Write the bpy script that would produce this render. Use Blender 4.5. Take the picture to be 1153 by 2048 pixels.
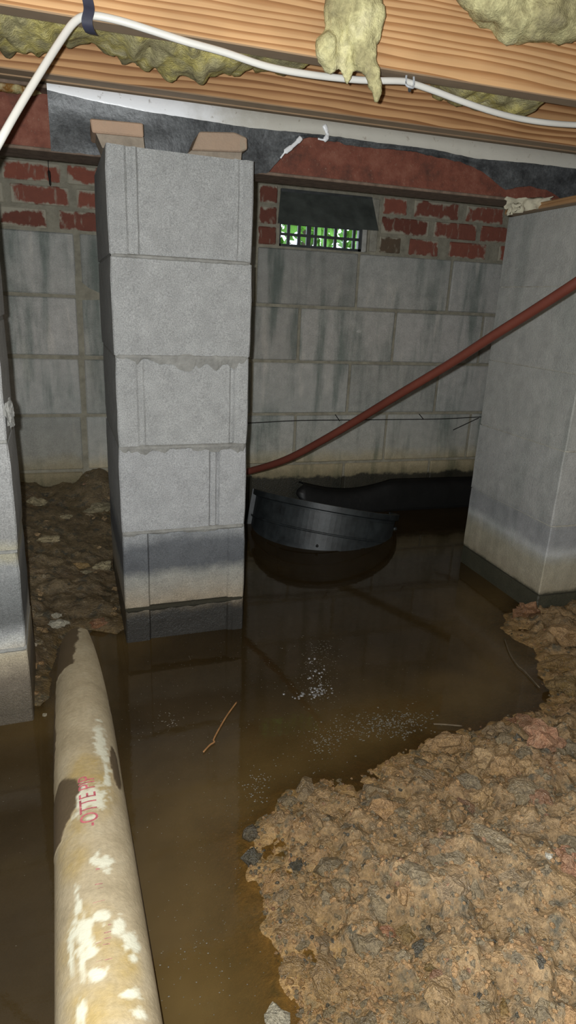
import bpy, bmesh, math, random
import numpy as np
from mathutils import Vector, Matrix, noise as mnoise
SC = bpy.context.scene
COL = SC.collection
for o in list(bpy.data.objects): bpy.data.objects.remove(o)
random.seed(7); rng = np.random.default_rng(7)

# ------------------------------------------------------------------ camera
FPX = 1267.6                                   # focal length in pixels of the 1153 x 2048 frame
CR = np.array([0.95593117, -0.29037813, 0.04331443])
CU = np.array([0.05164412, 0.31154587, 0.94882667])
CF = np.array([0.28901295, 0.90477606, -0.31281273])
CC = np.array([0., 0., 0.82462147])
cam_data = bpy.data.cameras.new('camera'); cam = bpy.data.objects.new('camera', cam_data); COL.objects.link(cam)
cam_data.sensor_fit = 'VERTICAL'; cam_data.sensor_height = 36.0; cam_data.lens = FPX / 2048 * 36
cam_data.clip_start = 0.01
M = Matrix.Identity(4)
for i in range(3): M[i][0], M[i][1], M[i][2], M[i][3] = CR[i], CU[i], -CF[i], CC[i]
cam.matrix_world = M
SC.camera = cam
# ------------------------------------------------------------------ world: pale overcast daylight outside
wd = bpy.data.worlds.new('overcast_sky'); SC.world = wd; wd.use_nodes = True
bg = wd.node_tree.nodes['Background']; bg.inputs[0].default_value = (0.74, 0.86, 1.0, 1); bg.inputs[1].default_value = 4.5
# ------------------------------------------------------------------ the phone's own torch, beside its lens
ld = bpy.data.lights.new('phone_torch', 'POINT'); ld.energy = 73; ld.shadow_soft_size = 0.006; ld.color = (0.95, 0.985, 1.0)
lamp = bpy.data.objects.new('phone_torch', ld); COL.objects.link(lamp)
lamp.location = Vector(CC - 0.026 * CR + 0.012 * CU)
SC.view_settings.view_transform = 'Standard'
try: SC.view_settings.look = 'None'
except Exception: pass
SC.view_settings.gamma = 1.0; SC.view_settings.exposure = 0.0; SC.view_settings.use_curve_mapping = False

# ------------------------------------------------------------------ helpers
def pix(u, v, ax, val):
    """world point where the sight line of a measured photo point meets the plane coordinate[ax] = val"""
    d = CF + CR * (u - 576.5) / FPX + CU * (1024 - v) / FPX
    return CC + d * ((val - CC[ax]) / d[ax])
def ray(u, v):
    d = CF + CR * (u - 576.5) / FPX + CU * (1024 - v) / FPX
    return d / np.linalg.norm(d)

ORG = {}
def tag(o, label=None, cat=None, group=None, kind=None):
    if label: o['label'] = label
    if cat: o['category'] = cat
    if group: o['group'] = group
    if kind: o['kind'] = kind
    return o
def thing(name, loc, label, cat, group=None, rot=(0, 0, 0)):
    o = bpy.data.objects.new(name, None); COL.objects.link(o)
    o.location = loc; o.rotation_euler = rot; o.empty_display_size = .05
    ORG[o.name] = np.array(loc, float)
    return tag(o, label, cat, group)
def mesh(name, V, F, mats=None, smooth=False, fm=None):
    me = bpy.data.meshes.new(name)
    me.from_pydata([tuple(map(float, v)) for v in V], [], [tuple(map(int, f)) for f in F]); 
    for m in (mats if isinstance(mats, (list, tuple)) else [mats]):
        if m: me.materials.append(m)
    if fm is not None: me.polygons.foreach_set('material_index', np.array(fm, dtype=np.int32))
    if smooth: me.polygons.foreach_set('use_smooth', np.ones(len(me.polygons), dtype=bool))
    me.update(); return me
def build(name, V, F, mat, parent=None, smooth=False, local=False, base=None, fm=None):
    """one mesh object. V in world coordinates unless local; base = where a top-level object's origin goes"""
    V = np.array(V, float)
    org = np.zeros(3)
    if parent is not None:
        org = ORG.get(parent.name, np.zeros(3))
        if not local: V = V - org
    elif base is not None:
        org = np.array(base, float); V = V - org
    o = bpy.data.objects.new(name, mesh(name, V, F, mat, smooth, fm)); COL.objects.link(o)
    if parent is not None: o.parent = parent; ORG[o.name] = org
    else: o.location = org; ORG[o.name] = org
    return o
class MB:
    def __init__(s): s.V = []; s.F = []
    def add(s, V, F):
        n = len(s.V); s.V += [tuple(v) for v in V]; s.F += [tuple(i + n for i in f) for f in F]; return s
    def box(s, x0, x1, y0, y1, z0, z1, b=0, jit=0):
        V, F = rbox(x0, x1, y0, y1, z0, z1, b, jit); return s.add(V, F)
    def tube(s, pts, r, n=8, ry=None, caps=True, smooth=True, sub=6):
        V, F = tube(pts, r, n, ry, sub if smooth else 0); return s.add(V, F)
    def build(s, name, mat, parent=None, **k): return build(name, s.V, s.F, mat, parent, **k)
def rbox(x0, x1, y0, y1, z0, z1, b=0, jit=0):
    """box; b > 0 chamfers every edge"""
    if b <= 0:
        V = [(x, y, z) for x in (x0, x1) for y in (y0, y1) for z in (z0, z1)]
        F = [(0, 1, 3, 2), (4, 6, 7, 5), (0, 4, 5, 1), (2, 3, 7, 6), (0, 2, 6, 4), (1, 5, 7, 3)]
        return V, F
    bm = bmesh.new(); bmesh.ops.create_cube(bm, size=1)
    for v in bm.verts:
        v.co = Vector((x0 + (v.co.x + .5) * (x1 - x0), y0 + (v.co.y + .5) * (y1 - y0), z0 + (v.co.z + .5) * (z1 - z0)))
    bmesh.ops.bevel(bm, geom=list(bm.edges), offset=b, segments=1, affect='EDGES')
    if jit:
        for v in bm.verts: v.co += Vector([random.uniform(-jit, jit) for _ in range(3)])
    bm.verts.index_update()
    V = [tuple(v.co) for v in bm.verts]; F = [[v.index for v in f.verts] for f in bm.faces]; bm.free()
    return V, F
def lumpmesh(r=(.02, .02, .02), seed=0, sub=2, amp=.35, fr=1.6, flat=False):
    bm = bmesh.new(); bmesh.ops.create_icosphere(bm, subdivisions=sub, radius=1)
    for v in bm.verts:
        n = v.co.normalized(); q = n * fr + Vector((seed * 3.1, seed * 1.7, seed * .9))
        k = 1 + amp * mnoise.noise(q) * 1.5 + amp * .5 * mnoise.noise(q * 2.7)
        c = mnoise.cell(q * 1.3) * amp * .35 if flat else 0
        v.co = Vector((n.x * r[0], n.y * r[1], n.z * r[2])) * (k + c)
    bm.verts.index_update(); V = np.array([v.co[:] for v in bm.verts]); F = [[v.index for v in f.verts] for f in bm.faces]; bm.free()
    return V, F
def spline(pts, sub):
    P = [np.array(p, float) for p in pts]
    if sub <= 0 or len(P) < 3: return P
    out = []
    for i in range(len(P) - 1):
        p0 = P[max(i - 1, 0)]; p1 = P[i]; p2 = P[i + 1]; p3 = P[min(i + 2, len(P) - 1)]
        for k in range(sub):
            t = k / sub
            out.append(.5 * (2 * p1 + (p2 - p0) * t + (2 * p0 - 5 * p1 + 4 * p2 - p3) * t * t + (3 * p1 - p0 - 3 * p2 + p3) * t ** 3))
    out.append(P[-1]); return out
def tube(pts, r, n=8, ry=None, sub=6, up=(0, 0, 1)):
    P = spline(pts, sub); m = len(P); V = []; F = []
    for i, p in enumerate(P):
        t = P[min(i + 1, m - 1)] - P[max(i - 1, 0)]; t = t / (np.linalg.norm(t) + 1e-9)
        u = np.array(up, float)
        if abs(t @ u) > .95: u = np.array((0., 1., 0.))
        a = np.cross(t, u); a /= np.linalg.norm(a); b = np.cross(a, t)
        rr = r[i * (len(r) - 1) // max(m - 1, 1)] if isinstance(r, (list, tuple)) else r
        r2 = ry if ry else rr
        for k in range(n):
            an = 2 * math.pi * k / n
            V.append(p + a * rr * math.cos(an) + b * r2 * math.sin(an))
    for i in range(m - 1):
        for k in range(n):
            k2 = (k + 1) % n
            F.append((i * n + k, i * n + k2, (i + 1) * n + k2, (i + 1) * n + k))
    F.append(tuple(range(n - 1, -1, -1))); F.append(tuple((m - 1) * n + k for k in range(n)))
    return V, F
_T = rng.random((256, 256))
def vn(x, y, s=0):
    x = np.asarray(x, float) + 17.3 * s; y = np.asarray(y, float) + 41.7 * s
    xi = np.floor(x).astype(int); yi = np.floor(y).astype(int); fx = x - xi; fy = y - yi
    fx = fx * fx * (3 - 2 * fx); fy = fy * fy * (3 - 2 * fy)
    g = lambda a, b: _T[a % 256, b % 256]
    return (g(xi, yi) * (1 - fx) + g(xi + 1, yi) * fx) * (1 - fy) + (g(xi, yi + 1) * (1 - fx) + g(xi + 1, yi + 1) * fx) * fy
def fbm(x, y, s=0, o=4):
    t = 0; a = .5
    for k in range(o): t = t + a * vn(x * 2 ** k, y * 2 ** k, s + k); a *= .5
    return t
def poly_sd(x, y, poly):
    """signed distance, positive inside"""
    x = np.asarray(x, float); y = np.asarray(y, float); d = np.full(x.shape, 1e9); ins = np.zeros(x.shape, bool)
    n = len(poly)
    for i in range(n):
        ax, ay = poly[i]; bx, by = poly[(i + 1) % n]; ex, ey = bx - ax, by - ay
        t = np.clip(((x - ax) * ex + (y - ay) * ey) / (ex * ex + ey * ey), 0, 1)
        d = np.minimum(d, np.hypot(x - ax - t * ex, y - ay - t * ey))
        c = ((ay > y) != (by > y)) & (x < (bx - ax) * (y - ay) / ((by - ay) if by != ay else 1e-9) + ax)
        ins ^= c
    return np.where(ins, d, -d)

# ------------------------------------------------------------------ materials
class NT:
    def __init__(s, name):
        s.m = bpy.data.materials.new(name); s.m.use_nodes = True; s.t = s.m.node_tree
        s.b = s.t.nodes['Principled BSDF']; s.out = s.t.nodes['Material Output']
    def n(s, ty, props=None, **ins):
        nd = s.t.nodes.new(ty)
        for k, v in (props or {}).items(): setattr(nd, k, v)
        for k, v in ins.items():
            k = int(k[1:]) if k[0] == '_' else k
            s.put(nd.inputs[k], v)
        return nd
    def put(s, sock, v):
        if hasattr(v, 'outputs'): v = v.outputs[0]
        if isinstance(v, bpy.types.NodeSocket): s.t.links.new(v, sock)
        else:
            if isinstance(v, tuple) and len(v) == 3 and sock.type == 'RGBA': v = (*v, 1)
            sock.default_value = v
    def pos(s): return s.n('ShaderNodeNewGeometry').outputs['Position']
    def obj(s): return s.n('ShaderNodeTexCoord').outputs['Object']
    def gen(s): return s.n('ShaderNodeTexCoord').outputs['Generated']
    def scale(s, vec, sc): return s.n('ShaderNodeMapping', _0=vec, Scale=sc).outputs[0]
    def noise(s, vec, sc, det=4, rough=.55, dist=0):
        return s.n('ShaderNodeTexNoise', Vector=vec, Scale=sc, Detail=det, Roughness=rough, Distortion=dist).outputs[0]
    def math(s, op, a, b=0, c=0, clamp=False):
        return s.n('ShaderNodeMath', {'operation': op, 'use_clamp': clamp}, _0=a, _1=b, _2=c).outputs[0]
    def mr(s, v, a, b, c=0., d=1., smooth=False):
        return s.n('ShaderNodeMapRange', {'interpolation_type': 'SMOOTHSTEP' if smooth else 'LINEAR'}, _0=v, _1=a, _2=b, _3=c, _4=d).outputs[0]
    def mix(s, f, a, b, mode='MIX'):
        nd = s.t.nodes.new('ShaderNodeMix'); nd.data_type = 'RGBA'; nd.blend_type = mode
        s.put(nd.inputs[0], f); s.put(nd.inputs[6], a); s.put(nd.inputs[7], b); return nd.outputs[2]
    def ramp(s, f, stops):
        nd = s.t.nodes.new('ShaderNodeValToRGB'); cr = nd.color_ramp
        while len(cr.elements) > 1: cr.elements.remove(cr.elements[-1])
        for i, (p, c) in enumerate(stops):
            e = cr.elements[0] if i == 0 else cr.elements.new(p)
            e.position = p; e.color = (*c, 1) if len(c) == 3 else c
        s.put(nd.inputs[0], f); return nd.outputs[0]
    def sep(s, v): return s.n('ShaderNodeSeparateXYZ', _0=v).outputs
    def bump(s, h, st=.5, d=.01, nrm=None):
        nd = s.n('ShaderNodeBump', Strength=st, Distance=d, Height=h)
        if nrm is not None: s.put(nd.inputs['Normal'], nrm)
        return nd.outputs[0]
    def fin(s, col=None, rough=None, nrm=None, spec=None, **k):
        if col is not None: s.put(s.b.inputs['Base Color'], col)
        if rough is not None: s.put(s.b.inputs['Roughness'], rough)
        if nrm is not None: s.put(s.b.inputs['Normal'], nrm)
        if spec is not None: s.put(s.b.inputs['Specular IOR Level'], spec)
        for kk, v in k.items(): s.put(s.b.inputs[kk], v)
        return s.m
def g(v, t=(1, 1, 1)): return tuple(v * c for c in t)

def concrete(name, stops, zr, amp=.05, streak=0., val=1.0, dark=.0, wetz=.1, grain=.35, var=.16, dz=0.0):
    """block concrete: colours by height above the water (rising damp, tide marks) plus grain"""
    t = NT(name); P = t.pos(); z = t.sep(P)[2]
    n1 = t.noise(P, 9, 5, .6); n2 = t.noise(P, 55, 3)
    zz = t.math('ADD', z, t.math('MULTIPLY', t.math('SUBTRACT', n1, .5), amp))
    zz = t.math('ADD', zz, t.math('MULTIPLY', t.math('SUBTRACT', n2, .5), amp * .35))
    col = t.ramp(t.mr(zz, zr[0], zr[1]), [((p - zr[0]) / (zr[1] - zr[0]), c) for p, c in stops])
    rnd = t.n('ShaderNodeObjectInfo').outputs['Random']
    col = t.mix(1., col, t.ramp(rnd, [(0, g(1 - var)), (.5, (1, 1, 1)), (1, g(1 + var * .6, (1, 1, 1.03)))]), 'MULTIPLY')
    sp = t.noise(P, 420, 2, .8)
    col = t.mix(1., col, t.ramp(sp, [(.28, g(1 - grain)), (.5, g(1.)), (.72, g(1 + grain))]), 'MULTIPLY')
    mid = t.noise(P, 26, 5, .65)
    col = t.mix(1., col, t.ramp(mid, [(.3, g(.84)), (.55, g(1.)), (.75, g(1.12))]), 'MULTIPLY')
    if streak:
        st = t.noise(t.scale(P, (1, 1, .14)), 13, 4, .6); big = t.noise(P, 3.1, 3)
        f = t.math('MULTIPLY', t.mr(st, .45, .68, smooth=True), t.mr(big, .34, .52, smooth=True))
        col = t.mix(t.math('MULTIPLY', f, streak), col, t.mix(1., col, (.45, .52, .5), 'MULTIPLY'))
        st2 = t.noise(t.scale(P, (1, 1, .2)), 21, 3, .6)
        col = t.mix(t.math('MULTIPLY', t.mr(st2, .56, .72, smooth=True), streak * .55), col, t.mix(1., col, (1.35, 1.3, 1.25), 'MULTIPLY'))
    wet = t.mr(zz, wetz, wetz + .03)
    h = t.math('ADD', t.math('MULTIPLY', sp, .6), t.math('MULTIPLY', t.noise(P, 160, 3, .7), .8))
    rough = t.math('ADD', .34, t.math('MULTIPLY', wet, .55))
    return t.fin(col, rough, t.bump(h, .55, .004), .35)
G1 = (.32, .325, .32)
m_pier_c = concrete('pale_concrete_damp_foot', [(-.12, (.028, .026, .022)), (.066, (.03, .028, .024)), (.08, (.08, .066, .046)), (.098, (.27, .225, .16)), (.14, (.265, .245, .2)),
    (.172, (.24, .238, .21)), (.195, (.09, .095, .1)), (.25, (.1, .106, .112)), (.275, (.22, .228, .228)), (.3, G1), (1.3, (.33, .335, .33))], (-.12, 1.3), .05, wetz=.075, var=.07)
m_pier_l = concrete('pale_concrete_stained_foot', [(-.12, (.07, .055, .04)), (.03, (.09, .075, .055)), (.1, (.14, .115, .085)), (.125, (.26, .22, .16)), (.155, (.36, .31, .22)),
    (.185, (.42, .42, .39)), (.203, (.25, .255, .25)), (.222, (.1, .103, .1)), (.27, (.13, .135, .132)), (.335, (.21, .215, .21)), (.352, (.28, .265, .2)), (.375, (.29, .275, .215)), (.395, (.21, .21, .2)), (.5, (.28, .282, .275)), (.6, (.31, .31, .3)), (1.3, G1)], (-.12, 1.3), .045, wetz=.06, var=.07)
m_pier_r = concrete('grey_concrete_tide_mark', [(-.12, (.05, .048, .033)), (.062, (.06, .058, .04)), (.072, (.32, .28, .2)), (.15, (.35, .32, .24)), (.172, (.38, .37, .32)), (.188, (.46, .465, .45)),
    (.21, (.3, .305, .305)), (.26, (.28, .285, .285)), (.285, (.36, .36, .34)), (.5, (.4, .4, .375)), (1.3, (.42, .415, .385))], (-.12, 1.3), .03, streak=.35, wetz=.07, var=.04, grain=.22)
m_wall_block = concrete('damp_wall_concrete', [(-.12, (.03, .027, .018)), (.148, (.035, .031, .02)), (.156, (.22, .185, .105)), (.205, (.4, .335, .21)), (.235, (.42, .375, .27)), (.27, (.4, .39, .34)), (.42, (.4, .4, .365)),
    (.7, (.46, .44, .4)), (1.02, (.42, .415, .38)), (1.3, (.42, .41, .37))], (-.12, 1.3), .055, streak=1., wetz=.14, var=.26, grain=.25)
def mortar_mat(name, c, wall=False):
    t = NT(name); P = t.pos(); z = t.sep(P)[2]
    n = t.noise(P, 34, 5, .65); zz = t.math('ADD', z, t.math('MULTIPLY', t.math('SUBTRACT', t.noise(P, 9, 4), .5), .055))
    col = t.ramp(n, [(.3, g(.72, c)), (.55, c), (.75, g(1.2, c))])
    col = t.mix(t.mr(zz, .15, .158) if wall else t.mr(zz, .1, .115), (.033, .03, .02), col)
    return t.fin(col, .9, t.bump(t.noise(P, 190, 4, .7), .6, .005), .25)
m_mortar_wall = mortar_mat('tan_wall_mortar', (.33, .305, .235), True)
m_mortar_pier = mortar_mat('grey_pier_mortar', (.27, .268, .25))
m_mortar_right = mortar_mat('pale_struck_mortar', (.42, .405, .35))
m_mortar_tan = mortar_mat('dusty_tan_mortar', (.3, .25, .195))
m_mortar_lump = mortar_mat('pale_mortar_crumb', (.5, .49, .45))

def brick_mat(name, a, b, mort=(.27, .25, .2), edge=.1):
    t = NT(name); P = t.pos(); G = t.gen(); gx, gy, gz = t.sep(G)
    rnd = t.n('ShaderNodeObjectInfo').outputs['Random']
    ex = t.math('MINIMUM', gx, t.math('SUBTRACT', 1, gx)); ez = t.math('MINIMUM', gz, t.math('SUBTRACT', 1, gz))
    e = t.math('MINIMUM', t.math('MULTIPLY', ex, 2.6), ez)
    nn = t.noise(t.scale(P, (1, 1, .8)), 24, 5, .65); nb = t.noise(P, 9, 2)
    e = t.math('ADD', e, t.math('MULTIPLY', t.math('SUBTRACT', nn, .5), .9))
    e = t.math('ADD', e, t.math('MULTIPLY', t.math('SUBTRACT', nb, .5), .7))
    col = t.mix(t.noise(P, 40, 4, .6), a, b)
    col = t.mix(1., col, t.ramp(rnd, [(0, g(.7)), (.5, g(1)), (1, (1.2, 1.1, 1.05))]), 'MULTIPLY')
    col = t.mix(t.mr(t.noise(t.scale(P, (1, 1, .3)), 60, 3), .6, .8), col, g(.95, mort))
    col = t.mix(t.mr(e, edge - .05, edge + .07), mort, col)
    h = t.math('ADD', t.math('MULTIPLY', t.noise(P, 260, 3, .7), .5), t.noise(P, 45, 3))
    return t.fin(col, .88, t.bump(h, .5, .005), .25)
m_brick = brick_mat('red_brick_smeared_mortar', (.3, .105, .07), (.2, .075, .055), (.42, .385, .3), edge=.08)
m_brick_dark = brick_mat('dark_brown_brick', (.19, .125, .08), (.12, .095, .065), (.42, .385, .3), edge=.06)
m_brick_tan = brick_mat('dusty_tan_pink_brick', (.4, .285, .2), (.32, .24, .18), (.33, .29, .22), edge=-.35)

def wood(name, light, dark, freq, seed):
    t = NT(name); O = t.pos()
    v = t.n('ShaderNodeMapping', _0=O, Location=(seed, seed, seed * .37), Scale=(.35, 30, freq)).outputs[0]
    wob = t.noise(t.scale(O, (1.1, 1, 7)), 1.4, 2)
    d = t.n('ShaderNodeVectorMath', {'operation': 'MULTIPLY_ADD'}, _0=wob, _1=(0, 0, 3.2), _2=v).outputs[0]
    sz = t.sep(d)[2]
    w = t.math('FRACT', t.math('MULTIPLY', t.math('ADD', sz, t.math('MULTIPLY', t.noise(t.scale(d, (.8, .1, .6)), 1.0, 2), .9)), 1.0))
    w = t.math('ADD', t.math('MULTIPLY', w, .75), t.math('MULTIPLY', t.noise(t.scale(O, (4, 60, 300)), 1.0, 4, .6), .3))
    col = t.ramp(w, [(0, light), (.45, g(.86, light)), (.75, dark), (.92, g(.8, dark)), (1, light)])
    blot = t.noise(t.scale(O, (1, 1, 2)), 5, 3)
    col = t.mix(1., col, t.ramp(blot, [(.3, g(.82)), (.6, g(1.05))]), 'MULTIPLY')
    # the saw-cut underside is greyer and darker
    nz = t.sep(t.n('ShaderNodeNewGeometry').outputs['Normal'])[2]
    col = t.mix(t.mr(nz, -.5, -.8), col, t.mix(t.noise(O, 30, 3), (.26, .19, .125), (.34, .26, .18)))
    return t.fin(col, .72, t.bump(w, .12, .003), .3)
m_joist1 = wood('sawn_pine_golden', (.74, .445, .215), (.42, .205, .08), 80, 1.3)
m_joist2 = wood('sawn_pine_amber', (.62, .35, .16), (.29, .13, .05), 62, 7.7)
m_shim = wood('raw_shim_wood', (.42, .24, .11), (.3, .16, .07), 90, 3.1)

def insul(name, hue):
    t = NT(name); P = t.obj()
    n1 = t.noise(P, 14, 5, .6); n2 = t.noise(P, 95, 4, .7, .6)
    col = t.ramp(n1, [(.3, g(.5, (.5, .44, .27))), (.45, (.42, .38, .2)), (.56, hue), (.72, (.72, .67, .42))])
    col = t.mix(1., col, t.ramp(n2, [(.3, g(.7)), (.6, g(1.15))]), 'MULTIPLY')
    return t.fin(col, .95, t.bump(t.math('ADD', n2, t.noise(P, 330, 3)), .6, .004), .1)
m_ins_y = insul('yellow_mineral_wool', (.55, .48, .17))
m_ins_p = insul('pale_mineral_wool', (.62, .58, .31))
m_ins_o = insul('rusty_brown_wool', (.2, .09, .02))

def simple(name, c, r=.6, spec=.4, nsc=40, nv=.25, bs=.2, metal=0.):
    t = NT(name); P = t.obj(); n = t.noise(P, nsc, 4, .6)
    col = t.mix(1., c, t.ramp(n, [(.3, g(1 - nv)), (.7, g(1 + nv))]), 'MULTIPLY')
    return t.fin(col, r, t.bump(n, bs, .004), spec, Metallic=metal)
m_cable = simple('white_cable_jacket', (.74, .73, .68), .45, .4, 12, .05, .02)
m_strap = simple('dark_blue_strap', (.035, .037, .06), .6, .3, 30, .2)
m_white = simple('white_sheet_edge', (.78, .79, .8), .35, .5, 60, .1)
m_paper = simple('cream_crumpled_paper', (.44, .41, .31), .85, .2, 25, .25, .4)
m_lid = simple('grey_green_damper_metal', (.085, .095, .085), .55, .4, 16, .35, .1)
m_grille = simple('dark_vent_plastic', (.05, .055, .055), .5, .4, 40, .3)
m_jamb = mortar_mat('vent_jamb_mortar', (.36, .34, .28))
m_wire = simple('dark_rusty_wire', (.02, .017, .014), .7, .3, 90, .4)
m_black = simple('wet_black_plastic', (.02, .024, .0255), .5, .5, 22, .55, .25)
m_blackdull = simple('matt_black_plastic', (.004, .004, .0038), .5, .4, 20, .4, .3)
m_twig = simple('orange_brown_root', (.26, .13, .05), .6, .3, 60, .3)
m_twigd = simple('dull_brown_root', (.1, .075, .045), .7, .3, 60, .3)
m_scum = simple('grey_white_scum', (.105, .096, .075), .5, .5, 80, .45)
m_leaf = simple('green_leaf', (.13, .34, .04), .5, .4, 8, .5, .1)
m_bark = simple('grey_bark', (.1, .08, .06), .9, .1, 30, .4)
m_soil = simple('outdoor_soil', (.09, .07, .045), .9, .1, 20, .4)
m_ink = simple('faded_red_ink', (.5, .13, .15), .6, .3, 130, .45, .05)

def red_steel():
    t = NT('red_primer_steel'); P = t.pos()
    n = t.noise(P, 22, 5, .65); f = t.noise(P, 190, 3, .7)
    col = t.ramp(n, [(.3, (.085, .036, .025)), (.5, (.18, .058, .036)), (.72, (.25, .1, .065))])
    col = t.mix(t.mr(f, .62, .8), col, (.3, .2, .14))
    return t.fin(col, .75, t.bump(t.math('ADD', n, f), .4, .003), .3)
m_steel = red_steel()
m_flange = simple('dusty_brown_flange', (.16, .115, .085), .8, .25, 50, .3, .3)
def sheet_mats():
    t = NT('black_polythene'); P = t.pos(); n = t.noise(P, 26, 5, .7); f = t.noise(P, 210, 4, .75); s = t.noise(t.scale(P, (1, 1, .7)), 60, 3)
    col = t.ramp(n, [(.35, (.028, .03, .032)), (.6, (.075, .08, .083)), (.8, (.15, .155, .155))])
    col = t.mix(1., col, t.ramp(f, [(.3, g(.55)), (.7, g(1.55))]), 'MULTIPLY')
    a = t.fin(col, .42, t.bump(t.math('ADD', n, s), .25, .004), .5)
    t = NT('white_polythene_fold'); P = t.pos(); n = t.noise(P, 18, 5, .65); x = t.sep(P)[0]
    c2 = t.mix(t.mr(t.math('ADD', x, t.math('MULTIPLY', t.math('SUBTRACT', n, .5), .25)), .18, .42, smooth=True), (.95, .96, .98), (.5, .48, .42))
    col = t.mix(t.mr(t.noise(P, 60, 4, .7), .62, .78), c2, (.2, .15, .1))
    b = t.fin(col, t.mr(x, .15, .6, .3, .7), t.bump(n, .25, .006), .5)
    return [a, b]
M_SHEET = sheet_mats()
def hose():
    t = NT('oxide_red_water_pipe'); P = t.pos(); n = t.noise(P, 12, 4, .6); f = t.noise(P, 90, 4, .7)
    col = t.mix(n, (.085, .022, .015), (.155, .044, .028)); col = t.mix(t.mr(f, .6, .85), col, (.1, .06, .04))
    return t.fin(col, .45, t.bump(f, .15, .002), .4)
m_hose = hose()
def ground_mat():
    t = NT('wet_brown_clay'); P = t.pos(); px, py, pz = t.sep(P)
    n1 = t.noise(P, 7, 5, .6); n2 = t.noise(P, 38, 5, .7); n3 = t.noise(P, 170, 4, .75)
    col = t.ramp(n2, [(.28, (.15, .104, .057)), (.45, (.3, .206, .108)), (.6, (.39, .268, .143)), (.75, (.44, .315, .18))])
    col = t.mix(t.mr(n1, .56, .72), col, (.3, .18, .095)); col = t.mix(t.mr(t.noise(P, 34, 4, .6), .53, .68), col, (.135, .12, .085))
    col = t.mix(1., col, t.ramp(n3, [(.3, g(.6)), (.7, g(1.35))]), 'MULTIPLY')
    zz = t.math('ADD', pz, t.math('MULTIPLY', t.math('SUBTRACT', n2, .5), .02))
    col = t.mix(t.mr(zz, -.012, .014, 1, 0), col, t.mix(1., col, (.82, .76, .52), 'MULTIPLY'))       # soaked silt by the waterline
    col = t.mix(1., col, t.ramp(t.mr(zz, .0, .075), [(0, (.8, .72, .55)), (.2, (.6, .55, .45)), (.4, (.62, .58, .5)), (.7, (.85, .83, .8)), (1, (1.08, 1.06, 1.02))]), 'MULTIPLY')      # wetter and darker towards the water
    left_dark = t.math('MULTIPLY', t.mr(t.math('ADD', px, t.math('MULTIPLY', n1, .1)), .33, .38, 1, 0), t.mr(py, 1.12, 1.2))   # ground multiplied darker on the left side
    col = t.mix(left_dark, col, t.mix(1., col, (.5, .54, .56), 'MULTIPLY'))
    h = t.math('ADD', t.math('MULTIPLY', n2, 1.), t.math('MULTIPLY', n3, .6))
    return t.fin(col, t.mr(t.noise(P, 30, 3), .35, .65, .28, .62), t.bump(h, .8, .01), .5)
m_ground = ground_mat()
def clod_mat(name, a, b, r=.42):
    t = NT(name); P = t.pos(); n2 = t.noise(P, 60, 5, .7); n3 = t.noise(P, 240, 3, .75)
    rnd = t.n('ShaderNodeObjectInfo').outputs['Random']
    col = t.mix(t.mr(n2, .35, .65), a, b)
    col = t.mix(1., col, t.ramp(rnd, [(0, (.74, .75, .75)), (.35, (.95, .95, .93)), (.7, (1.02, 1., .95)), (1, (1.08, .98, .9))]), 'MULTIPLY')
    z = t.sep(P)[2]; col = t.mix(1., col, t.ramp(t.mr(z, -.005, .08), [(0, (.4, .36, .28)), (.4, (.62, .58, .5)), (.75, (.88, .86, .82)), (1, (1.05, 1.03, 1))]), 'MULTIPLY')
    col = t.mix(1., col, t.ramp(n3, [(.3, g(.65)), (.7, g(1.3))]), 'MULTIPLY')
    return t.fin(col, t.mr(t.noise(P, 45, 3), .38, .62, r - .3, r + .1), t.bump(t.math('ADD', n2, n3), .8, .006), .5)
m_clod = clod_mat('brown_clay_clod', (.33, .225, .12), (.43, .3, .168))
m_clod_g = clod_mat('grey_brown_gravel', (.225, .185, .128), (.34, .272, .178))
m_clod_r = clod_mat('brick_red_clay', (.33, .165, .1), (.38, .24, .155))
m_clod_y = clod_mat('ochre_clay', (.22, .155, .065), (.3, .21, .1))
m_stone_w = clod_mat('chalky_white_stone', (.45, .44, .39), (.6, .58, .52), .6)
m_stone_b = clod_mat('beige_stone', (.3, .25, .155), (.38, .33, .21), .7)
m_stone_d = clod_mat('wet_dark_stone', (.085, .082, .07), (.15, .14, .115), .35)

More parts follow.
